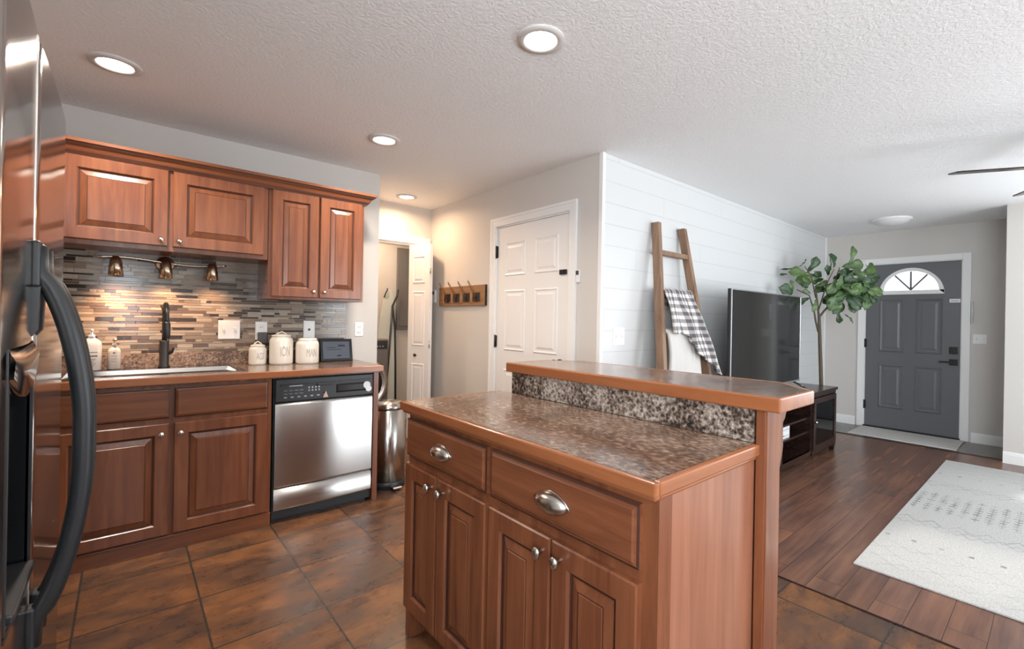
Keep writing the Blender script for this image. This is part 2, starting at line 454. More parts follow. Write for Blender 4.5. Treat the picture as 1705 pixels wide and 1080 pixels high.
# ------------------------------------------------------------------ setting
XL, YB, XW, ZC = -.95, -3.0, 6.25, 2.436
YK, YC, XD, YS, XF = 3.73, 4.525, 2.468, 2.134, 7.05
struct('ceiling', B().box(-1.1, 7.3, -3.15, 5.6, ZC, ZC+.1, 'ceiling'))
struct('tile_floor', B().box(-1.1, 2.487, -3.15, 5.6, -.1, 0, 'tile').box(2.487, 3.1, 4.3, 5.6, -.1, 0, 'tile'))
struct('wood_floor', B().box(2.487, 6.36, -3.15, 2.2, -.1, 0, 'woodfloor'))
struct('entry_floor', B().box(6.36, 7.25, .2, 2.2, -.1, 0, 'entry'))
struct('trim_1', B().box(2.482, 2.491, -3, YS-.012, 0, .004, 'espresso'))
struct('trim_2', B().box(6.345, 6.375, .37, YS, 0, .006, 'espresso'))
struct('wall_kitchen', B().box(-1.07, 1.557, YK, 4.5, 0, ZC, 'wall'))
b = B().box(1.557, 2.468, YC, YC+.1, 2.045, ZC, 'wall').box(1.3, 1.62, YC, YC+.1, 0, ZC, 'wall').box(2.43, 2.468, YC, YC+.1, 0, 2.045, 'wall')
struct('wall_closet', b)
struct('wall_closet_back', B().box(1.2, 3.0, 5.42, 5.52, 0, ZC, 'wall').box(1.2, 1.3, 4.62, 5.42, 0, ZC, 'wall').box(2.95, 3.05, 4.62, 5.42, 0, ZC, 'wall').box(2.57, 2.95, 4.55, 4.65, 0, ZC, 'wall'))
DY0, DY1, DZ = 2.425, 3.335, 2.085
struct('wall_hall', B().box(XD, XD+.1, YS, DY0, 0, ZC, 'wall').box(XD, XD+.1, DY1, YC+.1, 0, ZC, 'wall').box(XD, XD+.1, DY0, DY1, DZ, ZC, 'wall'))
struct('wall_shiplap', B().box(XD+.1, 7.15, YS, YS+.1, 0, ZC, 'shiplap').box(XD, XD+.1, YS-.012, YS, 0, ZC, 'shiplap').box(XD+.1, 7.05, YS-.012, YS, 0, ZC, 'shiplap'))
FY0, FY1, FZ = .76, 1.672, 2.035
struct('wall_entry', B().box(XF, XF+.12, .25, FY0, 0, ZC, 'wall').box(XF, XF+.12, FY1, YS, 0, ZC, 'wall').box(XF, XF+.12, FY0, FY1, FZ, ZC, 'wall'))
# front wall, out of frame; window split by an added strip to shade the rug
WY0, WY1 = -2.4, -.10
b = B().box(XW, XW+.12, YB, WY0, 0, ZC, 'wall').box(XW, XW+.12, WY1, .37, 0, ZC, 'wall')
for z0, z1 in ((0, .40), (.825, 1.35), (1.95, ZC)): b.box(XW, XW+.12, WY0, WY1, z0, z1, 'wall')
b.box(XW+.12, XF+.12, .25, .37, 0, ZC, 'wall')
struct('wall_front', b)
b = B().box(-1.07, -.25, YB-.12, YB, 0, ZC, 'wall').box(.2, 3.2, YB-.12, YB, 0, ZC, 'wall').box(5.0, 6.37, YB-.12, YB, 0, ZC, 'wall')
b.box(-.25, .2, YB-.12, YB, 0, .92, 'wall').box(-.25, .2, YB-.12, YB, 2.1, ZC, 'wall').box(3.2, 5.0, YB-.12, YB, 2.1, ZC, 'wall')
struct('wall_back', b)
b = B().box(XL-.12, XL, YB, -2.3, 0, ZC, 'wall').box(XL-.12, XL, -.5, YK, 0, ZC, 'wall').box(XL-.12, XL, -2.3, -.5, 0, .9, 'wall').box(XL-.12, XL, -2.3, -.5, 2.1, ZC, 'wall')
struct('wall_left', b)
def win_frame(n, axis, at, u0, u1, z0, z1, cols):
    b = B()
    def bx(a0, a1, c0, c1):
        if axis == 'y': b.box(a0, a1, at-.07, at-.03, c0, c1, 'white')
        else: b.box(at+.03, at+.07, a0, a1, c0, c1, 'white')
    t = .045
    bx(u0, u1, z0, z0+t); bx(u0, u1, z1-t, z1)
    for k in range(cols+1):
        c = u0 + (u1-u0-t)*k/cols; bx(c, c+t, z0, z1)
    struct('window_%d' % n, b)
win_frame(1, 'y', YB, 3.2, 5.0, 0, 2.1, 2)
win_frame(2, 'y', YB, -.25, .2, .92, 2.1, 1)
win_frame(3, 'x', XL-.12, -2.3, -.5, .9, 2.1, 2)
win_frame(4, 'x', XW, WY0, WY1, 1.35, 1.95, 3)
win_frame(5, 'x', XW, WY0, WY1, .40, .825, 3)
# skirting and corner trims
def base_profile(b, axis, at, u0, u1, sign):
    for z0, z1, d in ((0, .085, .016), (.085, .10, .012), (.10, .108, .006)):
        if axis == 'x': b.box(min(at, at+sign*d), max(at, at+sign*d), u0, u1, z0, z1, 'white')
        else: b.box(u0, u1, min(at, at+sign*d), max(at, at+sign*d), z0, z1, 'white')
b = B(); base_profile(b, 'x', XF, 1.76, YS, -1); struct('baseboard_entry', b)
b = B(); base_profile(b, 'x', XF, .37, .67, -1); struct('baseboard_entry_side', b)
b = B(); base_profile(b, 'x', XW, YB, .37, -1); struct('baseboard_front', b)
b = B(); base_profile(b, 'y', YS-.012, 2.49, XF, -1); struct('baseboard_shiplap', b)
b = B(); base_profile(b, 'x', XD, 3.42, YC, -1); base_profile(b, 'x', XD, YS+.1, 2.345, -1); struct('baseboard_hall', b)
struct('trim_3', B().box(XD-.008, XD+.022, YS-.020, YS-.012, 0, ZC, 'white').box(XD-.008, XD, YS-.012, YS+.012, 0, ZC, 'white'))
struct('trim_4', B().box(7.02, 7.05, YS-.022, YS-.012, 0, ZC, 'white'))
# closet opening casing
b = B().box(1.60, 2.45, YC-.018, YC, 2.045, 2.115, 'white').box(2.395, 2.45, YC-.018, YC, 0, 2.045, 'white').box(1.565, 1.64, YC-.018, YC, 0, 2.115, 'white').box(1.62, 2.41, YC, YC+.1, 2.02, 2.045, 'white')
b.box(2.405, 2.43, YC, YC+.1, 0, 2.045, 'white')
struct('trim_5', b)

# ------------------------------------------------------------------ white six-panel door in the hall
def six_panel(b, u0, u1, mp, m, rows, cols, d=.007):
    for v0, v1 in rows:
        for c0, c1 in cols:
            b.loops(c0, c1, v0, v1, [(0, 0), (.010, d), (.022, .0015), (.034, .0015), (.052, d), (.056, d)], mp, m)
def hall_door():
    t = thing('door_1', 'white six-panel hall door with black hinges beside the hook rail', 'door', (XD, (DY0+DY1)/2, 0), kind='structure')
    W0, W1 = DY0+.012, DY1-.012
    b = B().box(XD+.004, XD+.04, W0, W1, .012, 2.068, 'doorwhite')
    mid = (W0+W1)/2
    six_panel(b, W0, W1, mpx(XD+.004), 'doorwhite', ((.22, .84), (1.0, 1.52), (1.64, 1.93)), ((W0+.11, mid-.055), (mid+.055, W1-.11)))
    b.build('door_slab', t)
    b = B()
    for a0, a1, z0, z1 in ((DY0-.072, DY0-.002, 0, DZ+.07), (DY1+.002, DY1+.072, 0, DZ+.07), (DY0-.002, DY1+.002, DZ-.002, DZ+.07)):
        b.box(XD-.016, XD, a0, a1, z0, z1, 'white'); 
    b.box(XD-.021, XD-.016, DY0-.072, DY0-.05, 0, DZ+.07, 'white').box(XD-.021, XD-.016, DY1+.05, DY1+.072, 0, DZ+.07, 'white').box(XD-.021, XD-.016, DY0-.05, DY1+.05, DZ+.05, DZ+.07, 'white')
    b.box(XD-.001, XD+.1, DY0-.002, DY0+.01, 0, DZ, 'white').box(XD-.001, XD+.1, DY1-.01, DY1+.002, 0, DZ, 'white').box(XD-.001, XD+.1, DY0, DY1, DZ-.014, DZ, 'white')
    b.build('door_casing', t)
    for z in (1.86, 1.075, .25):
        b = B().box(XD-.006, XD+.004, DY1-.022, DY1+.008, z-.05, z+.05, 'black').lathe([(.007, -.055), (.007, .055)], (XD-.008, DY1-.008, z), 'black', 8)
        b.build('hinge', t)['label'] = 'black door hinge'
    b = B().box(XD-.012, XD+.004, DY0+.03, DY0+.10, 1.613, 1.650, 'black', .003).box(XD-.02, XD-.012, DY0+.045, DY0+.09, 1.622, 1.640, 'black')
    b.build('latch', t)['label'] = 'black swing latch'
    b = B().lathe([(.026, 0), (.026, .01), (.012, .02), (.012, .045), (.026, .055), (.026, .075), (.01, .085)][::-1], (XD-.08, DY0+.075, .95), 'black', 16, 'x')
    b.build('door_knob', t)
hall_door()
tag(B().box(XD-.014, XD, DY0-.11, DY0-.075, 1.545, 1.635, 'switch', .003).box(XD-.018, XD-.013, DY0-.105, DY0-.08, 1.60, 1.63, 'darkslot').build('door_chime'),
    'small dark door latch strike on the wall beside the white hall door', 'latch')

# ------------------------------------------------------------------ bifold closet door
def bifold():
    t = thing('door_2', 'white folded bifold closet door at the end of the hall', 'door', (2.30, 4.35, 0), kind='structure')
    T, Fo, P = Vector((2.205, 4.50)), Vector((2.300, 4.235)), Vector((2.385, 4.50))
    for A, Dd in ((T, Fo), (Fo, P)):
        d = (Dd-A); L = d.length; d = d/L; n = Vector((-d.y, d.x))
        if n.x > 0: n = -n
        def mp(u, v, w_, A=A, d=d, n=n): q = A + d*u + n*w_; return (q.x, q.y, v)
        b = B(); i = b.mi('doorwhite')
        b.hex([mp(0, .02, -.03), mp(L, .02, -.03), mp(L, .02, 0), mp(0, .02, 0), mp(0, 2.02, -.03), mp(L, 2.02, -.03), mp(L, 2.02, 0), mp(0, 2.02, 0)], 'doorwhite')
        for v0, v1 in ((.2, .80), (.98, 1.54), (1.62, 1.90)):
            b.loops(.055, L-.055, v0, v1, [(0, 0), (.010, .007), (.02, .001), (.03, .001), (.045, .006)], mp, 'doorwhite')
        leaf = b.build('door_leaf', t)
        if A is T:
            q = A + d*(L*.42) + n*.014
            k = B().lathe([(.008, -.012), (.008, .0), (.017, .012), (.012, .02)], (q.x, q.y, .885), 'black', 12, 'y'); k.build('knob', leaf)['label'] = 'small black knob'
    for z in (.3, 1.0, 1.75):
        B().lathe([(.006, -.035), (.006, .035)], (Fo.x+.004, Fo.y-.006, z), 'chrome', 8).build('hinge', t)
bifold()

# ------------------------------------------------------------------ front door
def arch_pts(yc, z0, ry, rz, n=24): return [(yc+ry*math.cos(PI*k/n), z0+rz*math.sin(PI*k/n)) for k in range(n+1)]
def front_door():
    t = thing('door_3', 'slate grey front door with half-round window and black lever', 'door', (XF, (FY0+FY1)/2, 0), kind='structure')
    xs = XF+.012; yc, z0, ry, rz = 1.222, 1.672, .295, .290
    y0, y1, zt = FY0+.008, FY1-.008, FZ-.008
    # slab: side strips and a fan of quads round the arch opening
    b = B(); i = b.mi('greydoor')
    arc = arch_pts(yc, z0, ry, rz)
    def outer(p):
        dy, dz = p[0]-yc, p[1]-z0; k = 1e9
        if dy > 1e-6: k = min(k, (y1-yc)/dy)
        if dy < -1e-6: k = min(k, (y0-yc)/dy)
        if dz > 1e-6: k = min(k, (zt-z0)/dz)
        return (yc+dy*k, z0+dz*k)
    for x in (xs, xs+.042):
        for k in range(len(arc)-1):
            a, c = arc[k], arc[k+1]; oa, oc = outer(a), outer(c)
            quad = [(x,)+a, (x,)+c, (x,)+oc]
            if abs(oa[0]-oc[0]) > 1e-4 and abs(oa[1]-oc[1]) > 1e-4: quad.append((x, (y1 if a[0] > yc else y0), zt))
            quad.append((x,)+oa); b.face([b.bm.verts.new(p) for p in quad], i)
    for k in range(len(arc)-1):
        a, c = arc[k], arc[k+1]; b.face([b.bm.verts.new(p) for p in ((xs,)+a, (xs+.042,)+a, (xs+.042,)+c, (xs,)+c)], i)
    b.box(xs, xs+.042, y0, y1, .02, z0, 'greydoor')
    for c0, c1 in ((1.275, 1.525), (.925, 1.170)):
        for v0, v1 in ((.95, 1.60), (.26, .80)):
            b.loops(c0, c1, v0, v1, [(0, 0), (.014, .010), (.030, .001), (.046, .001), (.066, .008), (.072, .008)], mpx(xs), 'greydoor')
    b.build('door_slab', t, recalc=False)
    fr = B(); i = fr.mi('white')
    ain = arch_pts(yc, z0+.03, ry-.035, rz-.06); aout = arch_pts(yc, z0-.012, ry+.014, rz+.020)
    for x0, x1 in ((xs-.014, xs+.02),):
        for k in range(len(ain)-1):
            for q in ([(x0, *ain[k]), (x0, *ain[k+1]), (x0, *aout[k+1]), (x0, *aout[k])], [(x0, *ain[k]), (x1, *ain[k]), (x1, *ain[k+1]), (x0, *ain[k+1])], [(x0, *aout[k]), (x0, *aout[k+1]), (x1, *aout[k+1]), (x1, *aout[k])]):
                fr.face([fr.bm.verts.new(p) for p in q], i)
    fr.box(xs-.014, xs+.02, yc-ry-.014, yc+ry+.014, z0-.018, z0+.030, 'white')
    f = fr.build('window_frame', t, recalc=False); f['label'] = 'white half-round window frame'
    b = B()
    for a in (PI*.30, PI*.5, PI*.70):
        p = (yc+.26*math.cos(a)*1.0, z0+.03+.225*math.sin(a))
        b.tube([(xs+.01, yc, z0+.035), (xs+.01, *p)], .010, 'greydoor', 6)
    b.build('muntin', f)
    g = B(); i = g.mi('frosted'); g.face([g.bm.verts.new((xs+.022, *p)) for p in arch_pts(yc, z0, ry, rz)], i); g.build('pane', f)
    b = B()
    for a0, a1, z0_, z1 in ((FY0-.072, FY0, 0, FZ+.068), (FY1, FY1+.072, 0, FZ+.068), (FY0, FY1, FZ, FZ+.068)):
        b.box(XF-.018, XF, a0, a1, z0_, z1, 'white', .003)
    b.box(XF-.002, XF+.12, FY0-.002, FY0+.008, 0, FZ, 'white').box(XF-.002, XF+.12, FY1-.008, FY1+.002, 0, FZ, 'white').box(XF-.002, XF+.12, FY0, FY1, FZ-.008, FZ+.002, 'white')
    b.build('door_casing', t)
    B().box(XF-.03, XF+.1, FY0, FY1, 0, .02, 'black').build('threshold', t)
    for z in (1.05, .28):
        B().box(XF-.004, XF+.012, FY1-.022, FY1+.012, z-.05, z+.05, 'black').lathe([(.009, -.055), (.009, .055)], (XF-.006, FY1-.006, z), 'black', 8).build('hinge', t)['label'] = 'black door hinge'
    B().box(xs-.02, xs, .790, .862, .965, 1.045, 'black', .004).box(xs-.035, xs-.02, .822, .830, .985, 1.025, 'black').build('deadbolt', t)['label'] = 'square black deadbolt'
    b = B().box(xs-.018, xs, .788, .862, .835, .905, 'black', .004).tube([(xs-.018, .826, .872), (xs-.05, .826, .872), (xs-.052, .84, .872), (xs-.052, .945, .872)], .009, 'black', 8)
    b.build('lever_handle', t)['label'] = 'black lever handle'
    B().box(xs-.012, xs, .775, .868, 1.548, 1.590, 'switch', .003).box(xs-.013, xs-.011, .79, .855, 1.562, 1.576, 'silver').build('door_sensor', t)['label'] = 'small white alarm sensor'
front_door()
tag(B().box(XF-.022, XF, .668, .684, 1.32, 1.56, 'silver', .002).build('door_sensor_strip'), 'thin grey sensor strip at the edge of the front door casing', 'sensor')

# ------------------------------------------------------------------ kitchen cabinets
def door_front(b, u0, u1, v0, v1, mp, m, rail='cherry_x', fw=.058, d=.020):
    """raised panel door with glazed groove"""
    prof = [(0, 0), (0, d-.004), (.004, d), (fw, d), (fw+.006, d-.008), (fw+.010, d-.011), (fw+.014, d-.011), (fw+.038, d-.003), (fw+.041, d-.003), (fw+.043, d-.001), (fw+.046, d-.001)]
    mats = [None, m, m, m, m, 'glaze', 'glaze', m, 'glaze', m, m]
    b.loops(u0, u1, v0, v1, prof, mp, m, True, mats)
def drawer_front(b, u0, u1, v0, v1, mp, m, d=.020):
    b.loops(u0, u1, v0, v1, [(0, 0), (0, d-.008), (.006, d-.005), (.012, d-.003), (.016, d), (.020, d)], mp, m, True, [None, m, 'glaze', m, m, m])
def knob(mp, u, v, d, parent, r=.015, oval=1.0):
    b = B(); i = b.mi('chrome'); prev = None; n = 16
    for rr, h in ((.006, d), (.006, d+.012), (r*.8, d+.015), (r, d+.020), (r*.85, d+.026), (r*.4, d+.029), (.001, d+.030)):
        prev = b.ring([mp(u+rr*math.cos(2*PI*k/n), v+rr*oval*math.sin(2*PI*k/n), h) for k in range(n)], prev, i)
    o = b.build('knob', parent); o['label'] = 'brushed nickel knob'
YF = 3.165   # face frame plane; doors stand proud of it
def base_cabinet(x0, x1, label, doors, hidden=False):
    t = thing('base_cabinet', label, 'cabinet', ((x0+x1)/2, 3.4, 0))
    b = B().box(x0, x1, YF, YF+.02, .0, .885, 'cherry_v').box(x0, x0+.018, YF+.02, YK-.003, 0, .885, 'cherry_v').box(x1-.018, x1, YF+.02, YK-.003, 0, .885, 'cherry_v').box(x0+.018, x1-.018, YF+.02, YK-.003, .09, .108, 'cherry_v').box(x0+.018, x1-.018, YK-.02, YK-.003, .108, .60, 'cherry_v')
    b.box(x0, x1, YF-.012, YF, 0, .072, 'cherry_x').box(x0, x1, YF-.018, YF, .072, .080, 'cherry_x')
    b.build('body', t, .0015)
    for (d0, d1, kx) in doors:
        bb = B(); door_front(bb, d0, d1, .088, .682, mpy(YF), 'cherry_v'); dd = bb.build('door', t)
        knob(mpy(YF), kx, .628, .02, dd, .015)
        bb = B(); drawer_front(bb, d0, d1, .710, .868, mpy(YF), 'cherry_x'); bb.build('drawer_front', t)
base_cabinet(-.285, .672, 'cherry sink base cabinet with two raised-panel doors under the sink', ((-.262, .184, .150), (.205, .650, .232)))
base_cabinet(-.945, -.287, 'cherry corner base cabinet behind the stainless fridge', ((-.92, -.62, -.65), (-.60, -.31, -.57)))
tag(B().box(1.296, 1.331, 3.15, YK-.003, 0, .885, 'cherry_v').build('end_panel', None, .0015), 'narrow cherry end panel beside the dishwasher', 'panel')

def uppers():
    YU = 3.42
    t = thing('upper_cabinet', 'short cherry wall cabinet with two doors above the sink light', 'cabinet', (.2, 3.57, 1.645))
    B().box(-.945, .688, YU, YK-.012, 1.625, 2.105, 'cherry_v').build('body', t, .0015)
    for d0, d1, kx in ((-.92, -.60, -.63), (-.58, -.29, -.55), (-.263, .176, .145), (.198, .662, .228)):
        bb = B(); door_front(bb, d0, d1, 1.652, 2.088, mpy(YU), 'cherry_v', fw=.062); dd = bb.build('door', t); knob(mpy(YU), kx, 1.685, .02, dd, .014)
    t = thing('upper_cabinet', 'tall cherry wall cabinet with two narrow doors above the canisters', 'cabinet', (1.0, 3.57, 1.38))
    B().box(.690, 1.312, YU, YK-.012, 1.375, 2.105, 'cherry_v').build('body', t, .0015)
    for d0, d1, kx in ((.708, .994, .965), (1.006, 1.294, 1.035)):
        bb = B(); door_front(bb, d0, d1, 1.392, 2.088, mpy(YU), 'cherry_v', fw=.058); dd = bb.build('door', t); knob(mpy(YU), kx, 1.432, .02, dd, .014)
    # crown moulding along the front with a return at the open end
    prof = [(0, 2.088), (.018, 2.088), (.020, 2.094), (.030, 2.102), (.032, 2.108), (.042, 2.126), (.058, 2.136), (.060, 2.142), (.070, 2.146), (.070, 2.162), (0, 2.162)]
    b = B(); i = b.mi('cherry_x'); prev = None
    secs = []
    for X, Yd in ((-.945, 0), (1.312, 1), (1.312, 2)):
        pts = []
        for o_, z in prof:
            if Yd == 0: pts.append((X, YU-o_, z))
            elif Yd == 1: pts.append((X+o_, YU-o_, z))
            else: pts.append((X+o_, YK, z))
        prev = b.ring(pts, prev, i, False); secs.append(prev)
    ig = b.mi('glaze')
    b.bm.faces.ensure_lookup_table()
    for k, f in enumerate(b.bm.faces):
        if k % len(prof) in (1, 3, 6): f.material_index = ig
    b.face(secs[0], i); b.face(secs[-1][::-1], i)
    tag(b.build('crown_moulding'), 'cherry crown moulding running along the top of the wall cabinets', 'moulding')
uppers()

# ------------------------------------------------------------------ worktop, sink, splash
ZT = .932
def worktop():
    t = thing('countertop', 'brown granite-look kitchen countertop with cherry edge and low upstand', 'countertop', (.2, 3.43, .885))
    sx0, sx1, sy0, sy1 = -.245, .515, 3.225, 3.575
    b = B()
    for x0, x1, y0, y1 in ((-.945, sx0, 3.14, YK), (sx1, 1.338, 3.14, YK), (sx0, sx1, 3.14, sy0), (sx0, sx1, sy1, YK)):
        b.box(x0, x1, y0, y1, .887, ZT, 'laminate')
    b.build('worktop_slab', t)
    B().box(-.945, 1.356, 3.122, 3.14, .892, ZT+.0005, 'edge_x').box(1.338, 1.356, 3.14, YK-.0, .892, ZT+.0005, 'edge_y').build('wood_edge', t, .004)['label'] = 'cherry wood edge strip'
    B().box(-.945, 1.30, YK-.02, YK, ZT, 1.020, 'upstand').build('upstand', t, .002)
    # sink sits in the cut-out
    s = thing('kitchen_sink', 'wide stainless steel sink set in the kitchen countertop', 'sink', (.135, 3.42, ZT))
    b = B(); m = 'sinksteel'
    z1 = ZT+.005; rx0, rx1, ry0, ry1 = sx0-.03, sx1+.03, sy0-.03, 3.700
    ix0, ix1, iy0, iy1 = sx0+.012, sx1-.012, sy0+.012, sy1-.012
    for x0, x1, y0, y1 in ((rx0, ix0, ry0, ry1), (ix1, rx1, ry0, ry1), (ix0, ix1, ry0, iy0), (ix0, ix1, iy1, ry1)): b.box(x0, x1, y0, y1, ZT+.0005, z1, m)
    b.build('rim', s)
    b = B(); i = b.mi(m); zb = ZT-.19; prev = None
    for ins, z in ((0, z1-.001), (.004, ZT-.02), (.012, zb+.03), (.04, zb)):
        prev = b.ring([(ix0+ins, iy0+ins, z), (ix1-ins, iy0+ins, z), (ix1-ins, iy1-ins, z), (ix0+ins, iy1-ins, z)], prev, i, False)
    b.face(prev, i); b.build('basin', s)
    B().lathe([(.045, 0), (.045, .004), (.02, .005), (.02, .001)], (.135, 3.42, zb), 'chrome', 20).build('drain', s)
worktop()
def splash():
    b = B(); z = 1.022; b.box(-.945, 1.302, YK-.006, YK-.001, 1.020, 1.660, 'm_grout'); mats = ['m_taupe', 'm_beige', 'm_dark', 'm_brown', 'm_grey']
    wts = [32, 24, 18, 17, 9]; hs = [.010, .015, .015, .022]
    while z < 1.652:
        h = random.choice(hs); x = -.945 - random.random()*.1
        while x < 1.300:
            L = random.choice((.03, .05, .08, .11, .15, .19)); m = random.choices(mats, wts)[0]
            a, c = max(x, -.944), min(x+L, 1.301)
            if c-a > .008: b.box(a, c, YK-.0095-random.random()*.0012, YK-.005, z, min(z+h, 1.658), m)
            x += L+.0022
        z += h+.0022
    tag(b.build('mosaic_backsplash'), 'mosaic tile backsplash of thin brown and beige strips behind the sink', 'backsplash')
splash()

def wall_plate(name, u0, u1, v0, v1, mp, label, cat, gang='switch', n=1):
    t = thing(name, label, cat, mp((u0+u1)/2, v0, 0))
    b = B(); b.loops(u0, u1, v0, v1, [(0, 0), (0, .004), (.003, .006)], mp, 'switch'); b.build('cover_plate', t)
    for k in range(n):
        uc = u0+(u1-u0)*(k+.5)/n; vc = (v0+v1)/2
        b = B()
        if gang == 'switch':
            b.loops(uc-.006, uc+.006, vc-.012, vc+.012, [(0, .006), (.001, .008), (.003, .016)], mp, 'switch'); b.build('toggle', t)
        elif gang == 'dot':
            b.loops(uc-.008, uc+.008, vc-.008, vc+.008, [(0, .006), (.002, .009)], mp, 'darkslot'); b.build('dimmer', t)
        else:
            for dv in (-.024, .024):
                b = B()
                b.loops(uc-.017, uc+.017, vc+dv-.014, vc+dv+.014, [(0, .006), (.004, .008)], mp, 'switch')
                for du in (-.006, .006): b.loops(uc+du-.0015, uc+du+.0015, vc+dv-.004, vc+dv+.006, [(0, .0081), (0, .0085)], mp, 'darkslot')
                b.build('socket', t)
    return t
mk = mpy(YK-.010)
wall_plate('light_switch', .464, .589, 1.102, 1.228, mk, 'square white double switch plate on the mosaic by the faucet', 'light switch', 'switch', 2)
wall_plate('wall_outlet', .679, .753, 1.095, 1.222, mk, 'white wall outlet with charcoal plug behind the smallest canister', 'outlet', 'outlet')
tag(B().box(.692, .748, YK-.055, YK-.0185, 1.068, 1.148, 'plug', .006).build('plug_adapter'), 'charcoal plug adapter in the outlet behind the smallest canister', 'plug')
wall_plate('light_switch', .990, 1.069, 1.100, 1.232, mk, 'white switch plate with grey dot above the open-topped canister', 'light switch', 'dot')
wall_plate('wall_outlet', 1.371, 1.438, 1.112, 1.222, mpy(YK), 'white outlet on the plain painted wall right of the mosaic', 'outlet', 'outlet')
ms = mpy(YS-.012)
wall_plate('light_switch', 2.605, 2.735, 1.095, 1.225, ms, 'white double switch plate on the shiplap wall near the corner', 'light switch', 'switch', 2)
wall_plate('light_switch', .555, .688-.02, 1.090, 1.195, mpx(XF), 'white double switch plate on the grey wall beside the front door', 'light switch', 'switch', 2)

# ------------------------------------------------------------------ sink light
def sink_light():
    t = thing('sink_light', 'bronze three-head wall light bar above the sink', 'wall light', (.18, YK-.01, 1.57))
    B().lathe([(.049, 0), (.048, -.010), (.042, -.016), (.030, -.018), (.022, -.03), (.018, -.06)], (.182, YK-.0105, 1.573), 'bronze', 28, 'y').build('back_plate', t)
    pts = []
    for k in range(33):
        u = k/32; pts.append((-.125+.62*u, YK-.072, 1.583+.012*math.sin(u*2*PI*1.0+.4)))
    B().tube(pts, .006, 'chrome', 8).build('bar', t)['label'] = 'wavy nickel bar'
    for x in (-.046, .183, .417):
        h = B().lathe([(.006, .05), (.018, .046), (.026, .03), (.031, -.01), (.034, -.06), (.031, -.06), (.026, -.01), (.02, .02)], (x, YK-.09, 1.545), 'bronze', 20, cap=False).build('lamp_head', t)
        B().lathe([(.001, .02), (.016, .01), (.018, -.03), (.012, -.045), (.001, -.05)], (x, YK-.09, 1.545), 'bulb_on', 12).build('bulb', h)
        d = bpy.data.lights.new('sink_spot', 'SPOT'); d.energy = 14 if x < .1 else (9 if x < .3 else 5.5); d.color = (1, .60, .34); d.spot_size = math.radians(100); d.spot_blend = 1; d.shadow_soft_size = .03
        o = bpy.data.objects.new('sink_spot', d); C.objects.link(o); o.location = (x, YK-.15, 1.47)
        o.rotation_euler = Vector((0, .50, -1)).to_track_quat('-Z', 'Y').to_euler()
sink_light()

# ------------------------------------------------------------------ faucet, bottles, canisters, display
def faucet():
    z = ZT+.005; x, y = .181, 3.640
    t = thing('kitchen_faucet', 'tall matte black pull-down faucet behind the sink', 'faucet', (x, y, z))
    B().lathe([(.030, 0), (.030, .006), (.024, .012), (.024, .16), (.021, .165)], (x, y, z), 'black', 20).build('body', t)
    pts = [(x, y, z+.16), (x, y, z+.30)] + [(x, y-.085+.085*math.cos(a), z+.30+.085*math.sin(a)) for a in [PI*k/12 for k in range(1, 13)]] + [(x, y-.17, z+.255)]
    B().tube(pts, .0125, 'black', 12).build('spout', t)
    B().lathe([(.014, .10), (.019, .085), (.019, .01), (.016, 0)], (x, y-.17, z+.185), 'black', 16).build('spray_head', t)
    B().tube([(x+.022, y, z+.085), (x+.036, y, z+.09), (x+.045, y-.03, z+.125)], [.010, .008, .006], 'black', 8).build('lever', t)
faucet()
def rrect(hx, hy, r, n=4):
    out = []
    for cx_, cy_, a0 in ((hx-r, hy-r, 0), (-hx+r, hy-r, PI/2), (-hx+r, -hy+r, PI), (hx-r, -hy+r, 1.5*PI)):
        for k in range(n+1):
            a = a0+PI/2*k/n; out.append((cx_+r*math.cos(a), cy_+r*math.sin(a)))
    return out
def bottle(x, y, hx, hy, h, label, mat, kind):
    z = ZT+.005
    t = thing('soap_bottle', label, 'bottle', (x, y, z))
    b = B(); i = b.mi(mat); prev = None; first = None
    for sc, zz in ((.92, 0), (1, .006), (1, h*.78), (.94, h*.85), (.72, h*.94), (.36, h)):
        prev = b.ring([(x+px*sc, y+py*sc, z+zz) for px, py in rrect(hx, hy, min(hx, hy)*.7)], prev, i)
        first = first or prev
    b.face(first[::-1], i); b.face(prev, i); b.build('body', t)
    b = B().lathe([(hx*.34, 0), (hx*.34, .018), (.006, .020), (.006, .042)], (x, y, z+h), 'switch' if kind else 'lotion2', 14)
    b.tube([(x, y, z+h+.045), (x+.004, y-.028, z+h+.046), (x+.005, y-.034, z+h+.038)], .006, 'switch' if kind else 'lotion2', 8)
    b.build('pump', t)
    lb = B(); yy = y-hy-.0008
    for (a0, a1, z0, z1) in (((-.6, .6, .44, .475), (-.6, .6, .56, .575)) if kind else ()): lb.box(x+hx*a0, x+hx*a1, yy, yy+.002, z+h*z0, z+h*z1, 'ink')
    if not kind: B().box(x-hx*.2, x+hx*.15, yy, yy+.002, z+h*.72, z+h*.77, 'ink').build('label_mark', t)
    for k in range(6 if kind else 3):
        zz = .36-.045*k if kind else .6-.12*k; lb.box(x-hx*.45, x+hx*(.45-.1*(k % 3)), yy, yy+.002, z+h*zz, z+h*(zz+.012), 'ink')
    lb.build('lettering', t)
bottle(-.142, 3.620, .044, .030, .185, 'large cream pump bottle with brown print left of the sink', 'lotion', 1)
bottle(-.046, 3.655, .030, .024, .130, 'small grey pump bottle beside the larger cream bottle', 'lotion2', 0)
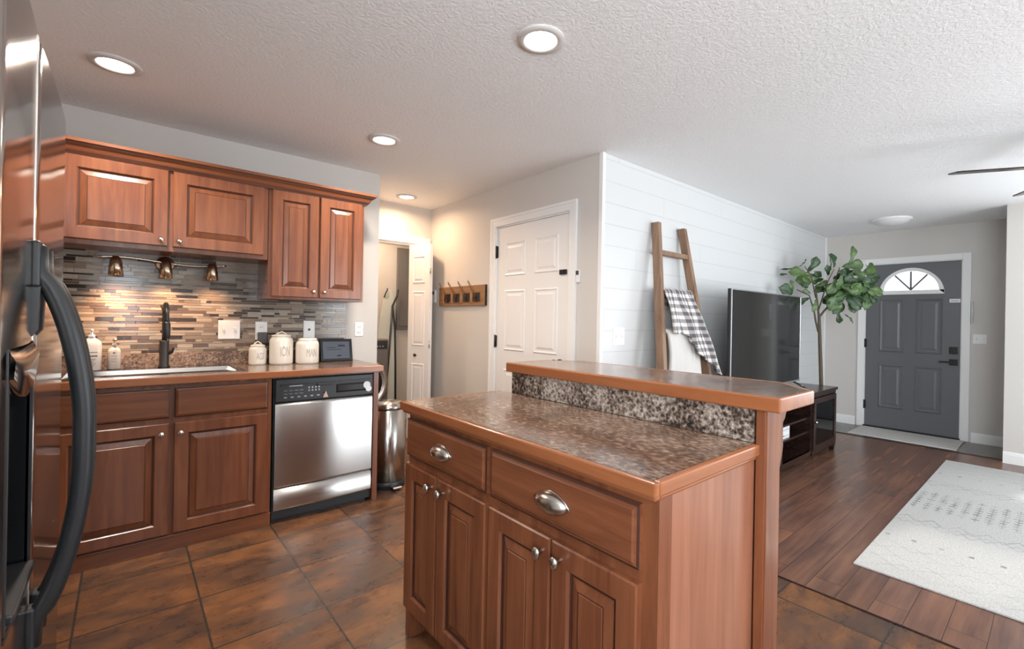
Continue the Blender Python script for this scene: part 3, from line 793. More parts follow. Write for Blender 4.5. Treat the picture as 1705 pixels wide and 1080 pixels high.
def letters(txt, x, y, r, zc, size, mat, parent, shift=0.0):
    cu = bpy.data.curves.new('txt', 'FONT'); cu.body = txt; cu.align_x = 'CENTER'; cu.align_y = 'CENTER'; cu.size = size; cu.extrude = .0012
    o = bpy.data.objects.new('txt', cu); C.objects.link(o)
    dg = bpy.context.evaluated_depsgraph_get(); me = bpy.data.meshes.new_from_object(o.evaluated_get(dg))
    bpy.data.objects.remove(o); b = B(); i = b.mi(mat); vmap = []
    for v in me.vertices:
        a = -PI/2 + shift + v.co.x*.72/r; rr = r + v.co.z
        vmap.append(b.bm.verts.new((x+rr*math.cos(a), y+rr*math.sin(a), zc+v.co.y*1.9)))
    for p in me.polygons: b.face([vmap[k] for k in p.vertices], i)
    o = b.build('lettering', parent); bpy.data.meshes.remove(me); return o
def canister(x, y, r, h, label, txt, ts, lid=True, shift=.12):
    z = ZT
    t = thing('canister', label, 'canister', (x, y, z), 'ceramic canisters on the countertop')
    B().lathe([(r*.93, 0), (r*.985, .004), (r, .012), (r, h*.78), (r*.985, h*.86), (r*.90, h*.94), (r*.80, h*.965), (r*.80, h), (r*.74, h), (r*.72, h*.9), (.001, h*.9)], (x, y, z), 'ceramic', 36, cap=False).build('jar', t)
    letters(txt, x, y, r, z+h*.46, ts, 'ceramic_ink', t, shift)
    if lid:
        l = B().lathe([(r*.82, h), (r*.84, h+.004), (r*.80, h+.010), (r*.45, h+.016), (.001, h+.018)], (x, y, z), 'ceramic', 30).build('lid', t)
        hw = r*.5; pts = [(x-hw, y, z+h+.008), (x-hw*.62, y, z+h+.022), (x, y, z+h+.034), (x+hw*.62, y, z+h+.022), (x+hw, y, z+h+.008)]
        B().tube(pts, .0055, 'ceramic', 8, flat=(1.6, .8)).build('lid_handle', l)
    else:
        B().lathe([(r*.80, h*.965), (r*.84, h), (r*.78, h+.012), (r*.70, h+.014), (.001, h+.014)], (x, y, z), 'ceramic', 30).build('lid', t)
canister(.679, 3.622, .0535, .122, 'smallest cream canister, left of the three, with looped lid', 'AGS', .034)
canister(.815, 3.585, .0735, .190, 'tallest cream canister with looped lid, middle of the three', 'ION', .050)
canister(.974, 3.550, .0755, .165, 'wide cream canister with flat lid beside the black display', 'MAN', .044, False)
def display():
    x0, x1, y, z = 1.078, 1.312, 3.600, ZT
    t = thing('tabletop_display', 'small black-framed tabletop display at the end of the countertop', 'display', ((x0+x1)/2, y, z))
    lean = .22
    def mp(u, v, w_): return (u, y - w_*math.cos(lean) + (v-z)*math.sin(lean), z + (v-z)*math.cos(lean) + w_*math.sin(lean))
    b = B(); b.loops(x0, x1, z, z+.168, [(0, -.012), (0, .006), (.004, .010), (.018, .010), (.020, .007)], mp, 'gloss'); b.build('frame', t)
    b = B(); b.loops(x0+.020, x1-.020, z+.020, z+.148, [(0, .0072), (0, .0074)], mp, 'display'); s = b.build('screen', t)
    b = B()
    for u, v, du, dv in ((.05, .10, .06, .004), (.05, .085, .10, .003), (.13, .11, .05, .012), (.12, .035, .03, .010)): b.loops(x0+u, x0+u+du, z+v, z+v+dv, [(0, .0078), (0, .008)], mp, 'gloss')
    b.build('screen_graphics', s)
    B().hex([(x0+.06, y+.012, z), (x1-.06, y+.012, z), (x1-.06, y+.075, z), (x0+.06, y+.075, z), (x0+.06, y+.030, z+.09), (x1-.06, y+.030, z+.09), (x1-.06, y+.035, z+.09), (x0+.06, y+.035, z+.09)], 'softblack').build('rest', t)
display()

# ------------------------------------------------------------------ dishwasher
def dishwasher():
    x0, x1 = .682, 1.293
    t = thing('dishwasher', 'stainless steel dishwasher with black control panel under the countertop', 'dishwasher', ((x0+x1)/2, 3.4, 0))
    B().box(x0, x1, 3.175, YK-.02, .02, .882, 'softblack').build('body', t)
    # door skin, slightly bowed
    b = B(); i = b.mi('steel'); prev = None; n = 14
    def row(z, extra=0): 
        return [(x0+.006+(x1-x0-.012)*k/n, 3.150-.010*math.sin(PI*k/n)-extra, z) for k in range(n+1)]
    for z, e in ((.216, -.02), (.216, 0), (.228, .002), (.715, .002), (.732, -.004), (.734, -.02)): prev = b.ring(row(z, e), prev, i, True, False)
    b.build('door', t, recalc=True)
    b = B(); prev = None; i = b.mi('steel')
    for z, e in ((.078, -.02), (.078, -.004), (.088, -.002), (.205, -.002), (.212, -.02)): prev = b.ring(row(z, e), prev, i, True, False)
    b.build('lower_panel', t)
    B().box(x0+.004, x1-.03, 3.19, 3.22, 0, .078, 'black').build('toe_kick', t)
    mp = mpy(3.152)
    b = B(); b.loops(x0+.004, x1-.004, .738, .880, [(0, -.02), (0, .006), (.006, .012)], mp, 'softblack')
    cp = b.build('control_panel', t)
    b = B().box(x0+.03, x1-.02, 3.128, 3.142, .838, .846, 'black').box(x0+.24, x1-.28, 3.124, 3.142, .826, .842, 'black', .003)
    b.loops(x0+.36, x1-.05, .770, .826, [(0, .012), (.01, .017)], mp, 'gloss'); b.build('handle_recess', cp)
    b = B()
    for k in range(7): b.loops(x0+.05+.038*k, x0+.068+.038*k, .760, .770, [(0, .012), (.002, .0145)], mp, 'silver')
    for k in range(4):
        for j in range(2): b.loops(x0+.19+.02*k, x0+.198+.02*k, .795+.018*j, .805+.018*j, [(0, .012), (0, .013)], mp, 'silver')
    for k in range(8): b.loops(x0+.05+.03*(k % 4), x0+.07+.03*(k % 4), .785+.02*(k//4), .7875+.02*(k//4), [(0, .012), (0, .013)], mp, 'silver')
    b.build('button', cp)['kind'] = 'stuff'
    B().box(x0+.08, x0+.155, 3.136, 3.1415, .832, .842, 'label_white').build('name_plate', cp)
    # magnets
    b = B().lathe([(.024, 0), (.024, .004), (.018, .005)][::-1], (1.243, 3.134, .806), 'magnet', 18, 'y').lathe([(.020, 0), (.020, .004), (.012, .005)][::-1], (1.255, 3.133, .780), 'magnet', 18, 'y')
    tag(b.build('panel_magnet'), 'white round magnet on the black panel of the dishwasher', 'magnet')
    b = B().prism([(.958, .748), (.990, .748), (.974, .790)], 'y', 3.1285, 3.1335, 'magnet2')
    tag(b.build('panel_clip'), 'small copper triangle clip in the middle of the dishwasher panel', 'magnet')
dishwasher()

# ------------------------------------------------------------------ fridge
def fridge():
    xf, y0, ys, y1, zt = -.148, 1.075, 1.462, 2.085, 1.872
    t = thing('refrigerator', 'stainless side-by-side refrigerator with black bow handles', 'refrigerator', (-.5, 1.57, 0))
    B().box(-.93, -.235, y0+.01, y1-.01, .03, zt-.02, 'softblack').build('body', t, .004)
    B().box(-.90, -.25, y0+.03, y1-.03, 0, .05, 'black').build('base_grille', t)
    def front(u, a, c): return xf + .004*math.sin(PI*(u-a)/(c-a)) - .016*(1-min(1, min(u-a, c-u)/.02))**2
    def door(a, c, name, hole=None):
        b = B(); i = b.mi('fridge'); n = 24; us = [a+(c-a)*k/n for k in range(n+1)]
        us = sorted(set(us+[a+.004, a+.010, c-.010, c-.004]+(list(hole[:2]) if hole else [])))
        zs = [.06, .07, zt-.015, zt]
        if hole: zs = sorted(zs+list(hole[2:]))
        g = [[b.bm.verts.new((front(u, a, c)-(.010 if z in (.06, zt) else 0), u, z)) for z in zs] for u in us]
        for p in range(len(us)-1):
            for q in range(len(zs)-1):
                um, zm = (us[p]+us[p+1])/2, (zs[q]+zs[q+1])/2
                if hole and hole[0] < um < hole[1] and hole[2] < zm < hole[3]: continue
                b.face([g[p][q], g[p+1][q], g[p+1][q+1], g[p][q+1]], i, True)
        bx = -.232
        bk = [b.bm.verts.new(p) for p in ((bx, a, .06), (bx, c, .06), (bx, c, zt), (bx, a, zt))]
        b.face(bk, i); b.face([bk[0], bk[3]]+g[0][::-1], i); b.face([bk[2], bk[1]]+g[-1], i)
        b.face([bk[1], bk[0]]+[r[0] for r in g], i); b.face([bk[3], bk[2]]+[r[-1] for r in g][::-1], i)
        return b.build(name, t)
    hole = (1.165, 1.425, .735, 1.205)
    dl = door(y0, ys-.004, 'freezer_door', hole); dr = door(ys+.004, y1, 'fridge_door')
    B().box(xf-.02, xf+.001, ys-.011, ys-.003, .10, zt-.012, 'fridge_highlight', .002).build('door_edge_highlight', dl)['label'] = 'pale strip for the highlight on the door edge'  # pale strip stands in for the highlight along the door's edge
    # dispenser
    h0, h1, v0, v1 = hole
    b = B(); x_in = xf-.072; i = b.mi('gloss')
    q = [(h0, v0), (h1, v0), (h1, v1), (h0, v1)]
    A = [b.bm.verts.new((xf, *p)) for p in q]; D = [b.bm.verts.new((x_in, *p)) for p in q]
    for k in range(4): b.face([A[k], A[(k+1) % 4], D[(k+1) % 4], D[k]], i)
    b.face(D, i)
    ds = b.build('dispenser', dl, recalc=False) if False else b.build('dispenser', t)
    b = B(); i = b.mi('fridge'); prev = None
    for k in range(13):
        u = h0-.012+(h1-h0+.024)*k/12; dz = .045*(1-((k-6)/6)**2)
        prev = b.ring([(xf-.004, u, v1+.015), (xf+.012, u, v1-.02-dz*.3), (xf+.010, u, v1-.05-dz), (xf-.006, u, v1-.05-dz)], prev, i)
    b.build('dispenser_hood', ds)
    b = B()
    b.box(xf-.004, xf+.004, h0-.012, h0, v0-.01, v1, 'softblack').box(xf-.004, xf+.004, h1, h1+.012, v0-.01, v1, 'softblack').box(xf-.004, xf+.004, h0-.012, h1+.012, v0-.02, v0-.008, 'softblack')
    b.build('dispenser_frame', ds)
    B().box(x_in, xf+.012, h0+.01, h1-.01, v0, v0+.018, 'softblack', .004).build('drip_tray', ds)
    B().hex([(x_in, h0+.02, .93), (x_in, h1-.02, .93), (x_in+.012, h1-.02, .93), (x_in+.012, h0+.02, .93), (x_in+.012, h0+.02, 1.04), (x_in+.012, h1-.02, 1.04), (x_in+.024, h1-.02, 1.04), (x_in+.024, h0+.02, 1.04)], 'silver').build('paddle', ds)
    for yy, par in ((ys-.036, dl), (ys+.044, dr)):
        zt_, zb_ = 1.405, .565
        pts = [(xf+.006, yy, zt_)]; R = [.016]
        n = 26
        for k in range(n+1):
            u = k/n; z = zt_-.055-(zt_-zb_-.11)*u
            bow = min(1, math.sin(PI*u)**.62*1.02)
            pts.append((xf+.008+.074*bow, yy, z)); R.append(.0165)
        pts.append((xf+.006, yy, zb_)); R.append(.016)
        B().tube(pts, R, 'softblack', 14, flat=(.82, 1.12)).build('handle', par)['label'] = 'black bowed handle'
        B().box(xf-.002, xf+.014, yy-.017, yy+.017, zb_-.012, zb_+.085, 'softblack', .005).build('handle_mount', par)
        b = B().box(xf-.002, xf+.014, yy-.017, yy+.017, zt_-.085, zt_+.012, 'softblack', .005)
        b.hex([(xf, yy-.010, zt_-.19), (xf, yy+.010, zt_-.19), (xf+.010, yy+.010, zt_-.175), (xf+.010, yy-.010, zt_-.175), (xf, yy-.010, zt_-.08), (xf, yy+.010, zt_-.08), (xf+.014, yy+.010, zt_-.08), (xf+.014, yy-.010, zt_-.08)], 'softblack')
        b.build('handle_mount', par)
fridge()

# ------------------------------------------------------------------ island
def island():
    xi, y0, y1 = .869, .575, 1.742
    t = thing('kitchen_island', 'cherry kitchen island with drawers and cupboard doors below a raised bar', 'island', (1.2, 1.16, 0))
    B().box(xi, 1.352, y0, y1, .105, .898, 'cherry_v').box(xi+.06, 1.352, y0, y1, 0, .105, 'cherry_v').build('body', t, .0015)
    b = B()
    b.box(xi, xi+.05, y0-.004, y0, 0, .888, 'cherry_v').box(xi+.05, 1.336, y0-.002, y0, .0, .888, 'panel_v')
    b.build('end_panel', t)['label'] = 'pale cherry end panel'
    B().box(xi-.004, xi+.06, y1-.045, y1, 0, .105, 'cherry_v').build('foot', t, .002)
    for d0, d1 in ((.612, 1.168), (1.188, 1.735)):
        b = B(); drawer_front(b, d0, d1, .722, .868, mpx(xi), 'cherry_y'); d = b.build('drawer', t)
        # cup pull: quarter-sphere shell with pointed ends
        uc, vc = (d0+d1)/2 - (.006 if d0 < 1 else .006), .796
        b = B(); i = b.mi('chrome'); prev = None; n = 12
        for k in range(17):
            a = -1+2*k/16; r = .025*max(0, 1-abs(a)**2.2)**.7+.002
            ring = []
            for j in range(n):
                th = .80*PI*j/(n-1)
                ring.append((xi-.020-max(0, r*1.15*math.sin(th)), uc+a*.062, vc-.006+r*1.1*math.cos(th)))
            prev = b.ring(ring, prev, i, True, False)
        b.tube([(xi-.022, uc-.066, vc-.008), (xi-.022, uc-.05, vc+.008), (xi-.022, uc-.025, vc+.020), (xi-.022, uc, vc+.024), (xi-.022, uc+.025, vc+.020), (xi-.022, uc+.05, vc+.008), (xi-.022, uc+.066, vc-.008)], .0035, 'chrome', 6)
        o = b.build('cup_pull', d); o['label'] = 'nickel cup pull'
        sm = o.modifiers.new('thickness', 'SOLIDIFY'); sm.thickness = .002
    for d0, d1, kz in ((.612, .884, .853), (.892, 1.168, .921), (1.188, 1.484, 1.445), (1.494, 1.735, 1.525)):
        b = B(); door_front(b, d0, d1, .118, .692, mpx(xi), 'cherry_v', fw=.056); d = b.build('door', t)
        knob(mpx(xi), kz, .650, .02, d, .0145, 1.25)
    # lower counter
    c = thing('island_countertop', 'brown granite-look lower island countertop with cherry edge', 'countertop', (1.1, 1.16, .898))
    B().box(.852, 1.341, .578, 1.752, .899, ZT, 'laminate').build('worktop_slab', c)
    e = B(); prev = None; i = e.mi('edge_y')
    e.box(.834, .852, .558, 1.765, .900, ZT+.0005, 'edge_y').box(.852, 1.340, .558, .578, .900, ZT+.0005, 'edge_x').box(.852, 1.340, 1.752, 1.765, .900, ZT+.0005, 'edge_x')
    e.box(.846, .866, .566, 1.760, .888, .900, 'edge_y').box(.866, 1.336, .566, .575, .888, .900, 'edge_x')
    e.build('wood_edge', c, .005)['label'] = 'cherry wood edge strip'
    # knee wall with granite face, bar top and corbels
    k = thing('raised_bar', 'raised breakfast bar with granite splash and cherry-edged top on the island', 'bar', (1.5, 1.1, 0))
    kx0, kx1, ky0, ky1 = 1.3535, 1.428, .548, 1.690
    B().box(kx0, kx1, ky0+.01, ky1, 0, 1.028, 'cherry_v').build('knee_wall', k)
    B().box(kx0-.012, kx1+.004, ky0-.008, ky0+.012, 0, 1.028, 'cherry_v').box(kx0-.016, kx0+.02, ky0-.004, y0-.005, 0, 1.028, 'cherry_v').build('end_post', k, .002)
    B().box(kx0-.010, kx0, ky0+.030, ky1-.01, ZT+.001, 1.030, 'splash').build('splash_panel', k)
    Xb0, Xb1, Yb0, Yb1, cl = 1.323, 1.706, .500, 1.702, .13
    out = [(Xb0, Yb0), (Xb1-cl, Yb0), (Xb1, Yb0+cl), (Xb1, Yb1-cl), (Xb1-cl, Yb1), (Xb0, Yb1)]
    e_ = .018
    inn = [(Xb0+e_, Yb0+e_), (Xb1-cl-e_*.41, Yb0+e_), (Xb1-e_, Yb0+cl+e_*.41), (Xb1-e_, Yb1-cl-e_*.41), (Xb1-cl-e_*.41, Yb1-e_), (Xb0+e_, Yb1-e_)]
    B().prism(inn, 'z', 1.030, 1.070, 'laminate').build('bar_top', k)
    b = B(); i = b.mi('edge_y'); n = len(out)
    for z0, z1 in ((1.029, 1.0705),):
        O0 = [b.bm.verts.new((*p, z0)) for p in out]; O1 = [b.bm.verts.new((*p, z1)) for p in out]
        I0 = [b.bm.verts.new((*p, z0)) for p in inn]; I1 = [b.bm.verts.new((*p, z1)) for p in inn]
        for q in range(n):
            r = (q+1) % n
            b.face([O0[q], O0[r], O1[r], O1[q]], i); b.face([O1[q], O1[r], I1[r], I1[q]], i); b.face([I1[q], I1[r], I0[r], I0[q]], i); b.face([I0[q], I0[r], O0[r], O0[q]], i)
    b.build('wood_edge', k, .005)['label'] = 'cherry wood edge strip'
    for yy in (ky0-.006, ky1-.05):
        prof = [(kx1+.005, 1.029), (kx1+.062, 1.029), (kx1+.062, 1.014), (kx1+.050, 1.008), (kx1+.042, .992), (kx1+.028, .982), (kx1+.028, .95), (kx1+.032, .915), (kx1+.024, .885), (kx1+.012, .86), (kx1+.005, .84)]
        b = B().prism(prof, 'y', yy, yy+.04, 'cherry_v'); b.build('corbel', k, .002)
island()

# ------------------------------------------------------------------ trash can
def trash():
    x, y, r = 1.508, 3.375, .125
    t = thing('trash_can', 'round stainless pedal trash can between the dishwasher and the hall', 'trash can', (x, y, 0))
    B().lathe([(r, .05), (r, .585)], (x, y, 0), 'steel', 40).build('body', t)
    B().lathe([(r*1.03, 0), (r*1.03, .045), (r, .05)], (x, y, 0), 'softblack', 40).build('base', t)
    B().lathe([(r*1.01, .585), (r*1.02, .60), (r*.98, .615), (r*.7, .632), (.001, .638)], (x, y, 0), 'steel', 40).build('lid', t)
    B().box(x-.035, x+.035, y-r-.055, y-r+.01, .018, .032, 'chrome', .004).build('pedal', t)
trash()

# ------------------------------------------------------------------ hall: hook rail, thermostat, closet contents
def hook_rail():
    y0, y1, z0, z1 = 3.472, 4.296, 1.392, 1.582
    t = thing('hook_rail', 'pine wall rail with four black-backed wire coat hooks in the hall', 'coat rack', (XD, (y0+y1)/2, z0))
    B().box(XD-.022, XD, y0, y1, z0, z1, 'rail', .002).box(XD-.023, XD-.001, y0-.004, y0, z0, z1, 'espresso').build('board', t)
    for yc in (4.122, 3.957, 3.78, 3.61):
        p = B().box(XD-.030, XD-.022, yc-.055, yc+.055, 1.428, 1.512, 'black', .002).build('hook_plate', t)
        x = XD-.03
        b = B().tube([(x, yc+.012, 1.44), (x-.012, yc+.013, 1.50), (x-.05, yc+.014, 1.555), (x-.082, yc+.008, 1.605), (x-.09, yc, 1.618), (x-.082, yc-.008, 1.605), (x-.05, yc-.014, 1.555), (x-.012, yc-.013, 1.50), (x, yc-.012, 1.44)], .0032, 'copper', 6)
        b.tube([(x, yc, 1.455), (x-.03, yc, 1.415), (x-.055, yc, 1.408), (x-.068, yc, 1.43)], .0032, 'copper', 6)
        b.build('coat_hook', p)['label'] = 'copper wire hook'
hook_rail()
t = thing('thermostat', 'small white thermostat on the hall wall behind the bifold door', 'thermostat', (XD, 4.44, 1.43))
B().box(XD-.022, XD, 4.385, 4.475, 1.43, 1.565, 'switch', .004).build('case', t); B().box(XD-.0235, XD-.0215, 4.40, 4.46, 1.515, 1.55, 'darkslot').build('dial_window', t)

def closet():
    t = thing('washing_machine', 'dark graphite washing machine inside the closet', 'washing machine', (1.78, 5.0, 0))
    yw = 4.78
    B().box(1.44, 2.125, yw, 5.40, .01, 1.035, 'washer', .015).build('body', t)
    b = B(); b.loops(1.46, 2.11, .93, 1.02, [(0, 0), (.004, .008)], mpy(yw), 'softblack'); cp = b.build('control_panel', t)
    b = B()
    for k in range(8): b.loops(1.84+.03*k, 1.855+.03*k, .95, .965, [(0, .008), (.002, .011)], mpy(yw), 'silver')
    b.build('button', cp)['kind'] = 'stuff'
    cx_, cz_ = 1.835, .575
    d = B().lathe([(.275, 0), (.275, -.03), (.262, -.045), (.225, -.045), (.215, -.03), (.20, -.03)], (cx_, yw, cz_), 'chrome', 40, 'y', False).build('door_ring', t); d['label'] = 'chrome porthole ring'
    B().lathe([(.215, -.028), (.16, -.05), (.001, -.065)], (cx_, yw, cz_), 'gloss', 40, 'y', False).build('porthole', d)
    t = thing('ironing_board', 'upright ironing board with pale cover in the closet', 'ironing board', (2.36, 5.35, 0))
    def hw(u): return .02+.14*min(1, (u/.5))**.55 if u < 1 else .16
    pts = []
    L = 1.40; zb = .20
    n = 14; left = [(2.375-hw(k/n)*.95, zb+L-L*k/n) for k in range(n+1)]; right = [(2.375+hw(k/n)*.6, zb+L-L*k/n) for k in range(n+1)]
    B().prism(left+right[::-1], 'y', 5.33, 5.36, 'ironcover').build('cover', t)
    b = B().tube([(2.47, 5.32, 1.60), (2.455, 5.318, 1.52), (2.40, 5.316, 1.40), (2.435, 5.315, 1.15), (2.45, 5.315, .7), (2.46, 5.315, 0.01)], .012, 'softblack', 8).tube([(2.30, 5.318, 0.01), (2.36, 5.318, .7), (2.40, 5.318, 1.40)], .012, 'softblack', 8)
    b.tube([(2.30, 5.33, 1.50), (2.315, 5.31, 1.56), (2.33, 5.30, 1.60), (2.34, 5.34, 1.61)], .007, 'softblack', 6)
    b.build('leg_frame', t)
    t = thing('closet_grey_box', 'upright dark grey box on the closet back wall', 'panel', (2.68, 5.38, 1.12))  # flat dark grey box covering part of the closet back wall
    B().box(2.49, 2.86, 5.385, 5.418, 1.12, 2.12, 'panelgrey', .004).build('box', t); B().box(2.52, 2.83, 5.379, 5.386, 1.16, 2.08, 'panelgrey', .002).build('door', t)
closet()

# ------------------------------------------------------------------ ladder and blankets
def ladder():
    def rail(x0, xb):   # top x, bottom x
        def at(s): return Vector((x0+(xb-x0)*s, 2.085+(1.78-2.085)*s, 2.035*(1-s)))
        return at
    L, R_ = rail(3.062, 2.80), rail(3.425, 3.63)
    t = thing('blanket_ladder', 'wooden blanket ladder leaning against the white shiplap wall', 'ladder', (3.2, 1.9, 0))
    for at in (L, R_):
        a, c = at(1), at(0); b = B()
        w_, d_ = .021, .032
        b.hex([(a.x-w_, a.y-d_, a.z), (a.x+w_, a.y-d_, a.z), (a.x+w_, a.y+d_, a.z), (a.x-w_, a.y+d_, a.z), (c.x-w_, c.y-d_, c.z), (c.x+w_, c.y-d_, c.z), (c.x+w_, c.y+d_, c.z), (c.x-w_, c.y+d_, c.z)], 'ladder')
        b.build('rail', t, .003)
    for z in (1.80, 1.485, 1.165, .83, .48):
        s = 1-z/2.035; a, c = L(s), R_(s)
        b = B(); h, d_ = .018, .022
        b.hex([(a.x+.015, a.y-d_, a.z-h), (c.x-.015, c.y-d_, c.z-h), (c.x-.015, c.y+d_, c.z-h), (a.x+.015, a.y+d_, a.z-h), (a.x+.015, a.y-d_, a.z+h), (c.x-.015, c.y-d_, c.z+h), (c.x-.015, c.y+d_, c.z+h), (a.x+.015, a.y+d_, a.z+h)], 'ladder')
        b.build('rung', t, .002)
    return L, R_
LL, LR = ladder()
def drape(name, label, zr, u0, u1, front_fn, back_len, mat, wav, thick, off=0.0, seed=1, lean=.10):
    """cloth over a rung: u along the rung, v from the back hem over the rung to the front hem"""
    rnd = random.Random(seed); ph = rnd.random()*6
    s = 1-zr/2.035; y_r = 2.085+(1.78-2.085)*s
    b = B(); i = b.mi(mat); nu, nv = 30, 44; g = []
    uvl = b.bm.loops.layers.uv.new('UVMap'); UV = {}
    for p in range(nu+1):
        u = p/nu; row = []
        fl = front_fn(u)
        tot = back_len + .10 + fl
        for q in range(nv+1):
            d = tot*q/nv
            rr = .032+off
            if d < back_len: z = zr-(back_len-d); y = y_r+rr
            elif d < back_len+.10: a = PI*(d-back_len)/.10; z = zr+rr*math.sin(a); y = y_r+rr*math.cos(a)
            else:
                z = zr-(d-back_len-.10); y = y_r-rr
            fall = max(0, zr-z)
            slope = (y_r-1.78)/zr*0
            x = u0+(u1-u0)*u
            k = min(1, fall/.25+.25)
            side = -1 if d > back_len+.05 else .3
            fold = wav*k*(math.sin(u*17+ph+fall*2)+.5*math.sin(u*31+ph*2-fall*3))
            y += side*(abs(fold) if side < 0 else fold*.2) - (lean*fall if side < 0 else -.0)
            if side < 0: x += .30*fall*(u-.15)*(wav > .02) + .012*math.sin(fall*14+u*9)
            v_ = b.bm.verts.new((x, y, z)); UV[v_] = (u*abs(u1-u0)*1.6, d); row.append(v_)
        g.append(row)
    for p in range(nu):
        for q in range(nv):
            f = b.face([g[p][q], g[p+1][q], g[p+1][q+1], g[p][q+1]], i, True)
            for l in f.loops: l[uvl].uv = UV[l.vert]
    o = b.build(name); tag(o, label, 'blanket')
    m = o.modifiers.new('thickness', 'SOLIDIFY'); m.thickness = thick; m.offset = 0
    return o
drape('plaid_blanket', 'grey and white plaid blanket draped over the ladder rung', 1.485, 3.01, 3.40, lambda u: .29+.44*max(0, u-.25)+(.012*math.sin(u*13)), .12, 'plaid', .036, .012, .004, 3, .24)
drape('white_blanket', 'fluffy white blanket on the ladder rung below the plaid one', 1.165, 2.985, 3.40, lambda u: .62, .25, 'throw', .012, .025, .012, 5, .05)

# ------------------------------------------------------------------ tv, stand, boxes, tree
def tv_stand():
    x0, x1, y0, y1, h = 3.68, 5.47, 1.535, 1.975, .640
    t = thing('media_console', 'dark espresso media console with open shelves and glass doors', 'tv stand', ((x0+x1)/2, 1.75, 0))
    m = 'espresso'
    B().box(x0-.012, x1+.012, y0-.015, y1, h-.028, h, m, .004).build('top', t)
    xa, xb = 4.115, 4.775
    b = B().box(x0, x1, y1-.02, y1-.005, .06, h-.028, m)
    for x in (x0, xa-.03, xb, x1-.03): b.box(x, x+.03, y0+.004, y1-.02, .06, h-.028, m)
    b.box(x0, x1, y0+.004, y1-.02, .075, .10, m).box(xa-.03, xb+.03, y0, y0+.018, .055, .10, m).box(xa, xb, y0, y0+.018, .575, h-.028, m)
    b.box(x0, xa-.03, y0, y0+.02, .055, .085, m).box(xb, x1, y0, y0+.02, .055, .085, m)
    b.box(xb, x1, y0, y0+.02, .585, h-.028, m).box(x0, xa, y0, y0+.02, .585, h-.028, m)
    b.build('carcass', t)
    for z in (.275, .405): B().box(xa, xb, y0+.02, y1-.02, z-.009, z+.009, m).build('shelf', t, .002)
    for a, c, kx in ((x0+.01, xa-.035, xa-.065), (xb+.035, x1-.035, xb+.065)):
        b = B(); mp = mpy(y0+.004)
        for q in ((a, a+.05, .09, .58), (c-.05, c, .09, .58), (a+.05, c-.05, .09, .14), (a+.05, c-.05, .53, .58)): b.box(q[0], q[1], y0-.016, y0+.004, q[2], q[3], m, .002)
        d = b.build('door', t)
        B().box(a+.05, c-.05, y0-.008, y0-.004, .14, .53, 'glass').build('glass_pane', d)
        B().lathe([(.011, 0), (.013, -.008), (.010, -.018), (.001, -.020)], (kx if a > 4.5 else kx, y0-.016, .36), 'chrome', 14, 'y').build('knob', d)['label'] = 'round nickel knob'
        B().box(a+.01, c-.01, y0+.05, y1-.05, .335, .35, m).build('inner_shelf', t)
    for x in (x0, x1-.055):
        for y in (y0-.004, y1-.055): B().hex([(x+.01, y+.01, 0), (x+.045, y+.01, 0), (x+.045, y+.045, 0), (x+.01, y+.045, 0), (x, y, .075), (x+.055, y, .075), (x+.055, y+.055, .075), (x, y+.055, .075)], m).build('foot', t)
    for z, hh, lab in ((.2845, .052, 'lower'), (.337, .050, 'upper')):
        bx = B().box(4.145, 4.375, 1.575, 1.74, z, z+hh, 'label_white', .003).box(4.146, 4.374, 1.573, 1.576, z+hh*.42, z+hh*.5, 'silver')
        tag(bx.build('white_box'), '%s of two white boxes stacked on the console shelf' % lab, 'box')
    tag(B().box(5.02, 5.14, 1.66, 1.80, .351, .40, 'label_white', .004).build('white_box'), 'small pale box behind the console glass door, on its inner shelf', 'box')
tv_stand()
def tv():
    x0, x1, z0, z1, y = 3.612, 5.088, .705, 1.548, 1.752
    t = thing('television', 'large black flat television standing on the espresso console', 'television', ((x0+x1)/2, y, .64))
    B().box(x0, x1, y, y+.028, z0, z1, 'softblack', .004).hex([(x0+.25, y+.028, z0+.05), (x1-.25, y+.028, z0+.05), (x1-.30, y+.065, z0+.09), (x0+.30, y+.065, z0+.09), (x0+.25, y+.028, z0+.55), (x1-.25, y+.028, z0+.55), (x1-.30, y+.065, z0+.5), (x0+.30, y+.065, z0+.5)], 'softblack').build('back_shell', t)
    b = B()
    for q in ((x0, x0+.012, z0, z1), (x1-.012, x1, z0, z1), (x0+.012, x1-.012, z0, z0+.016), (x0+.012, x1-.012, z1-.010, z1)): b.box(q[0], q[1], y-.008, y, q[2], q[3], 'silver', .002)
    b.build('bezel', t)['label'] = 'thin silver bezel'
    B().box(x0+.010, x1-.010, y-.004, y, z0+.014, z1-.008, 'screen').build('screen', t)
    for xc in (x0+.22, x1-.16):
        B().tube([(xc, y-.13, .650), (xc+.01, y-.02, .700), (xc+.012, y+.02, .712), (xc+.03, y+.08, .690), (xc+.05, y+.15, .650)], .010, 'gloss', 8, flat=(1.5, .8)).build('foot', t)
tv()
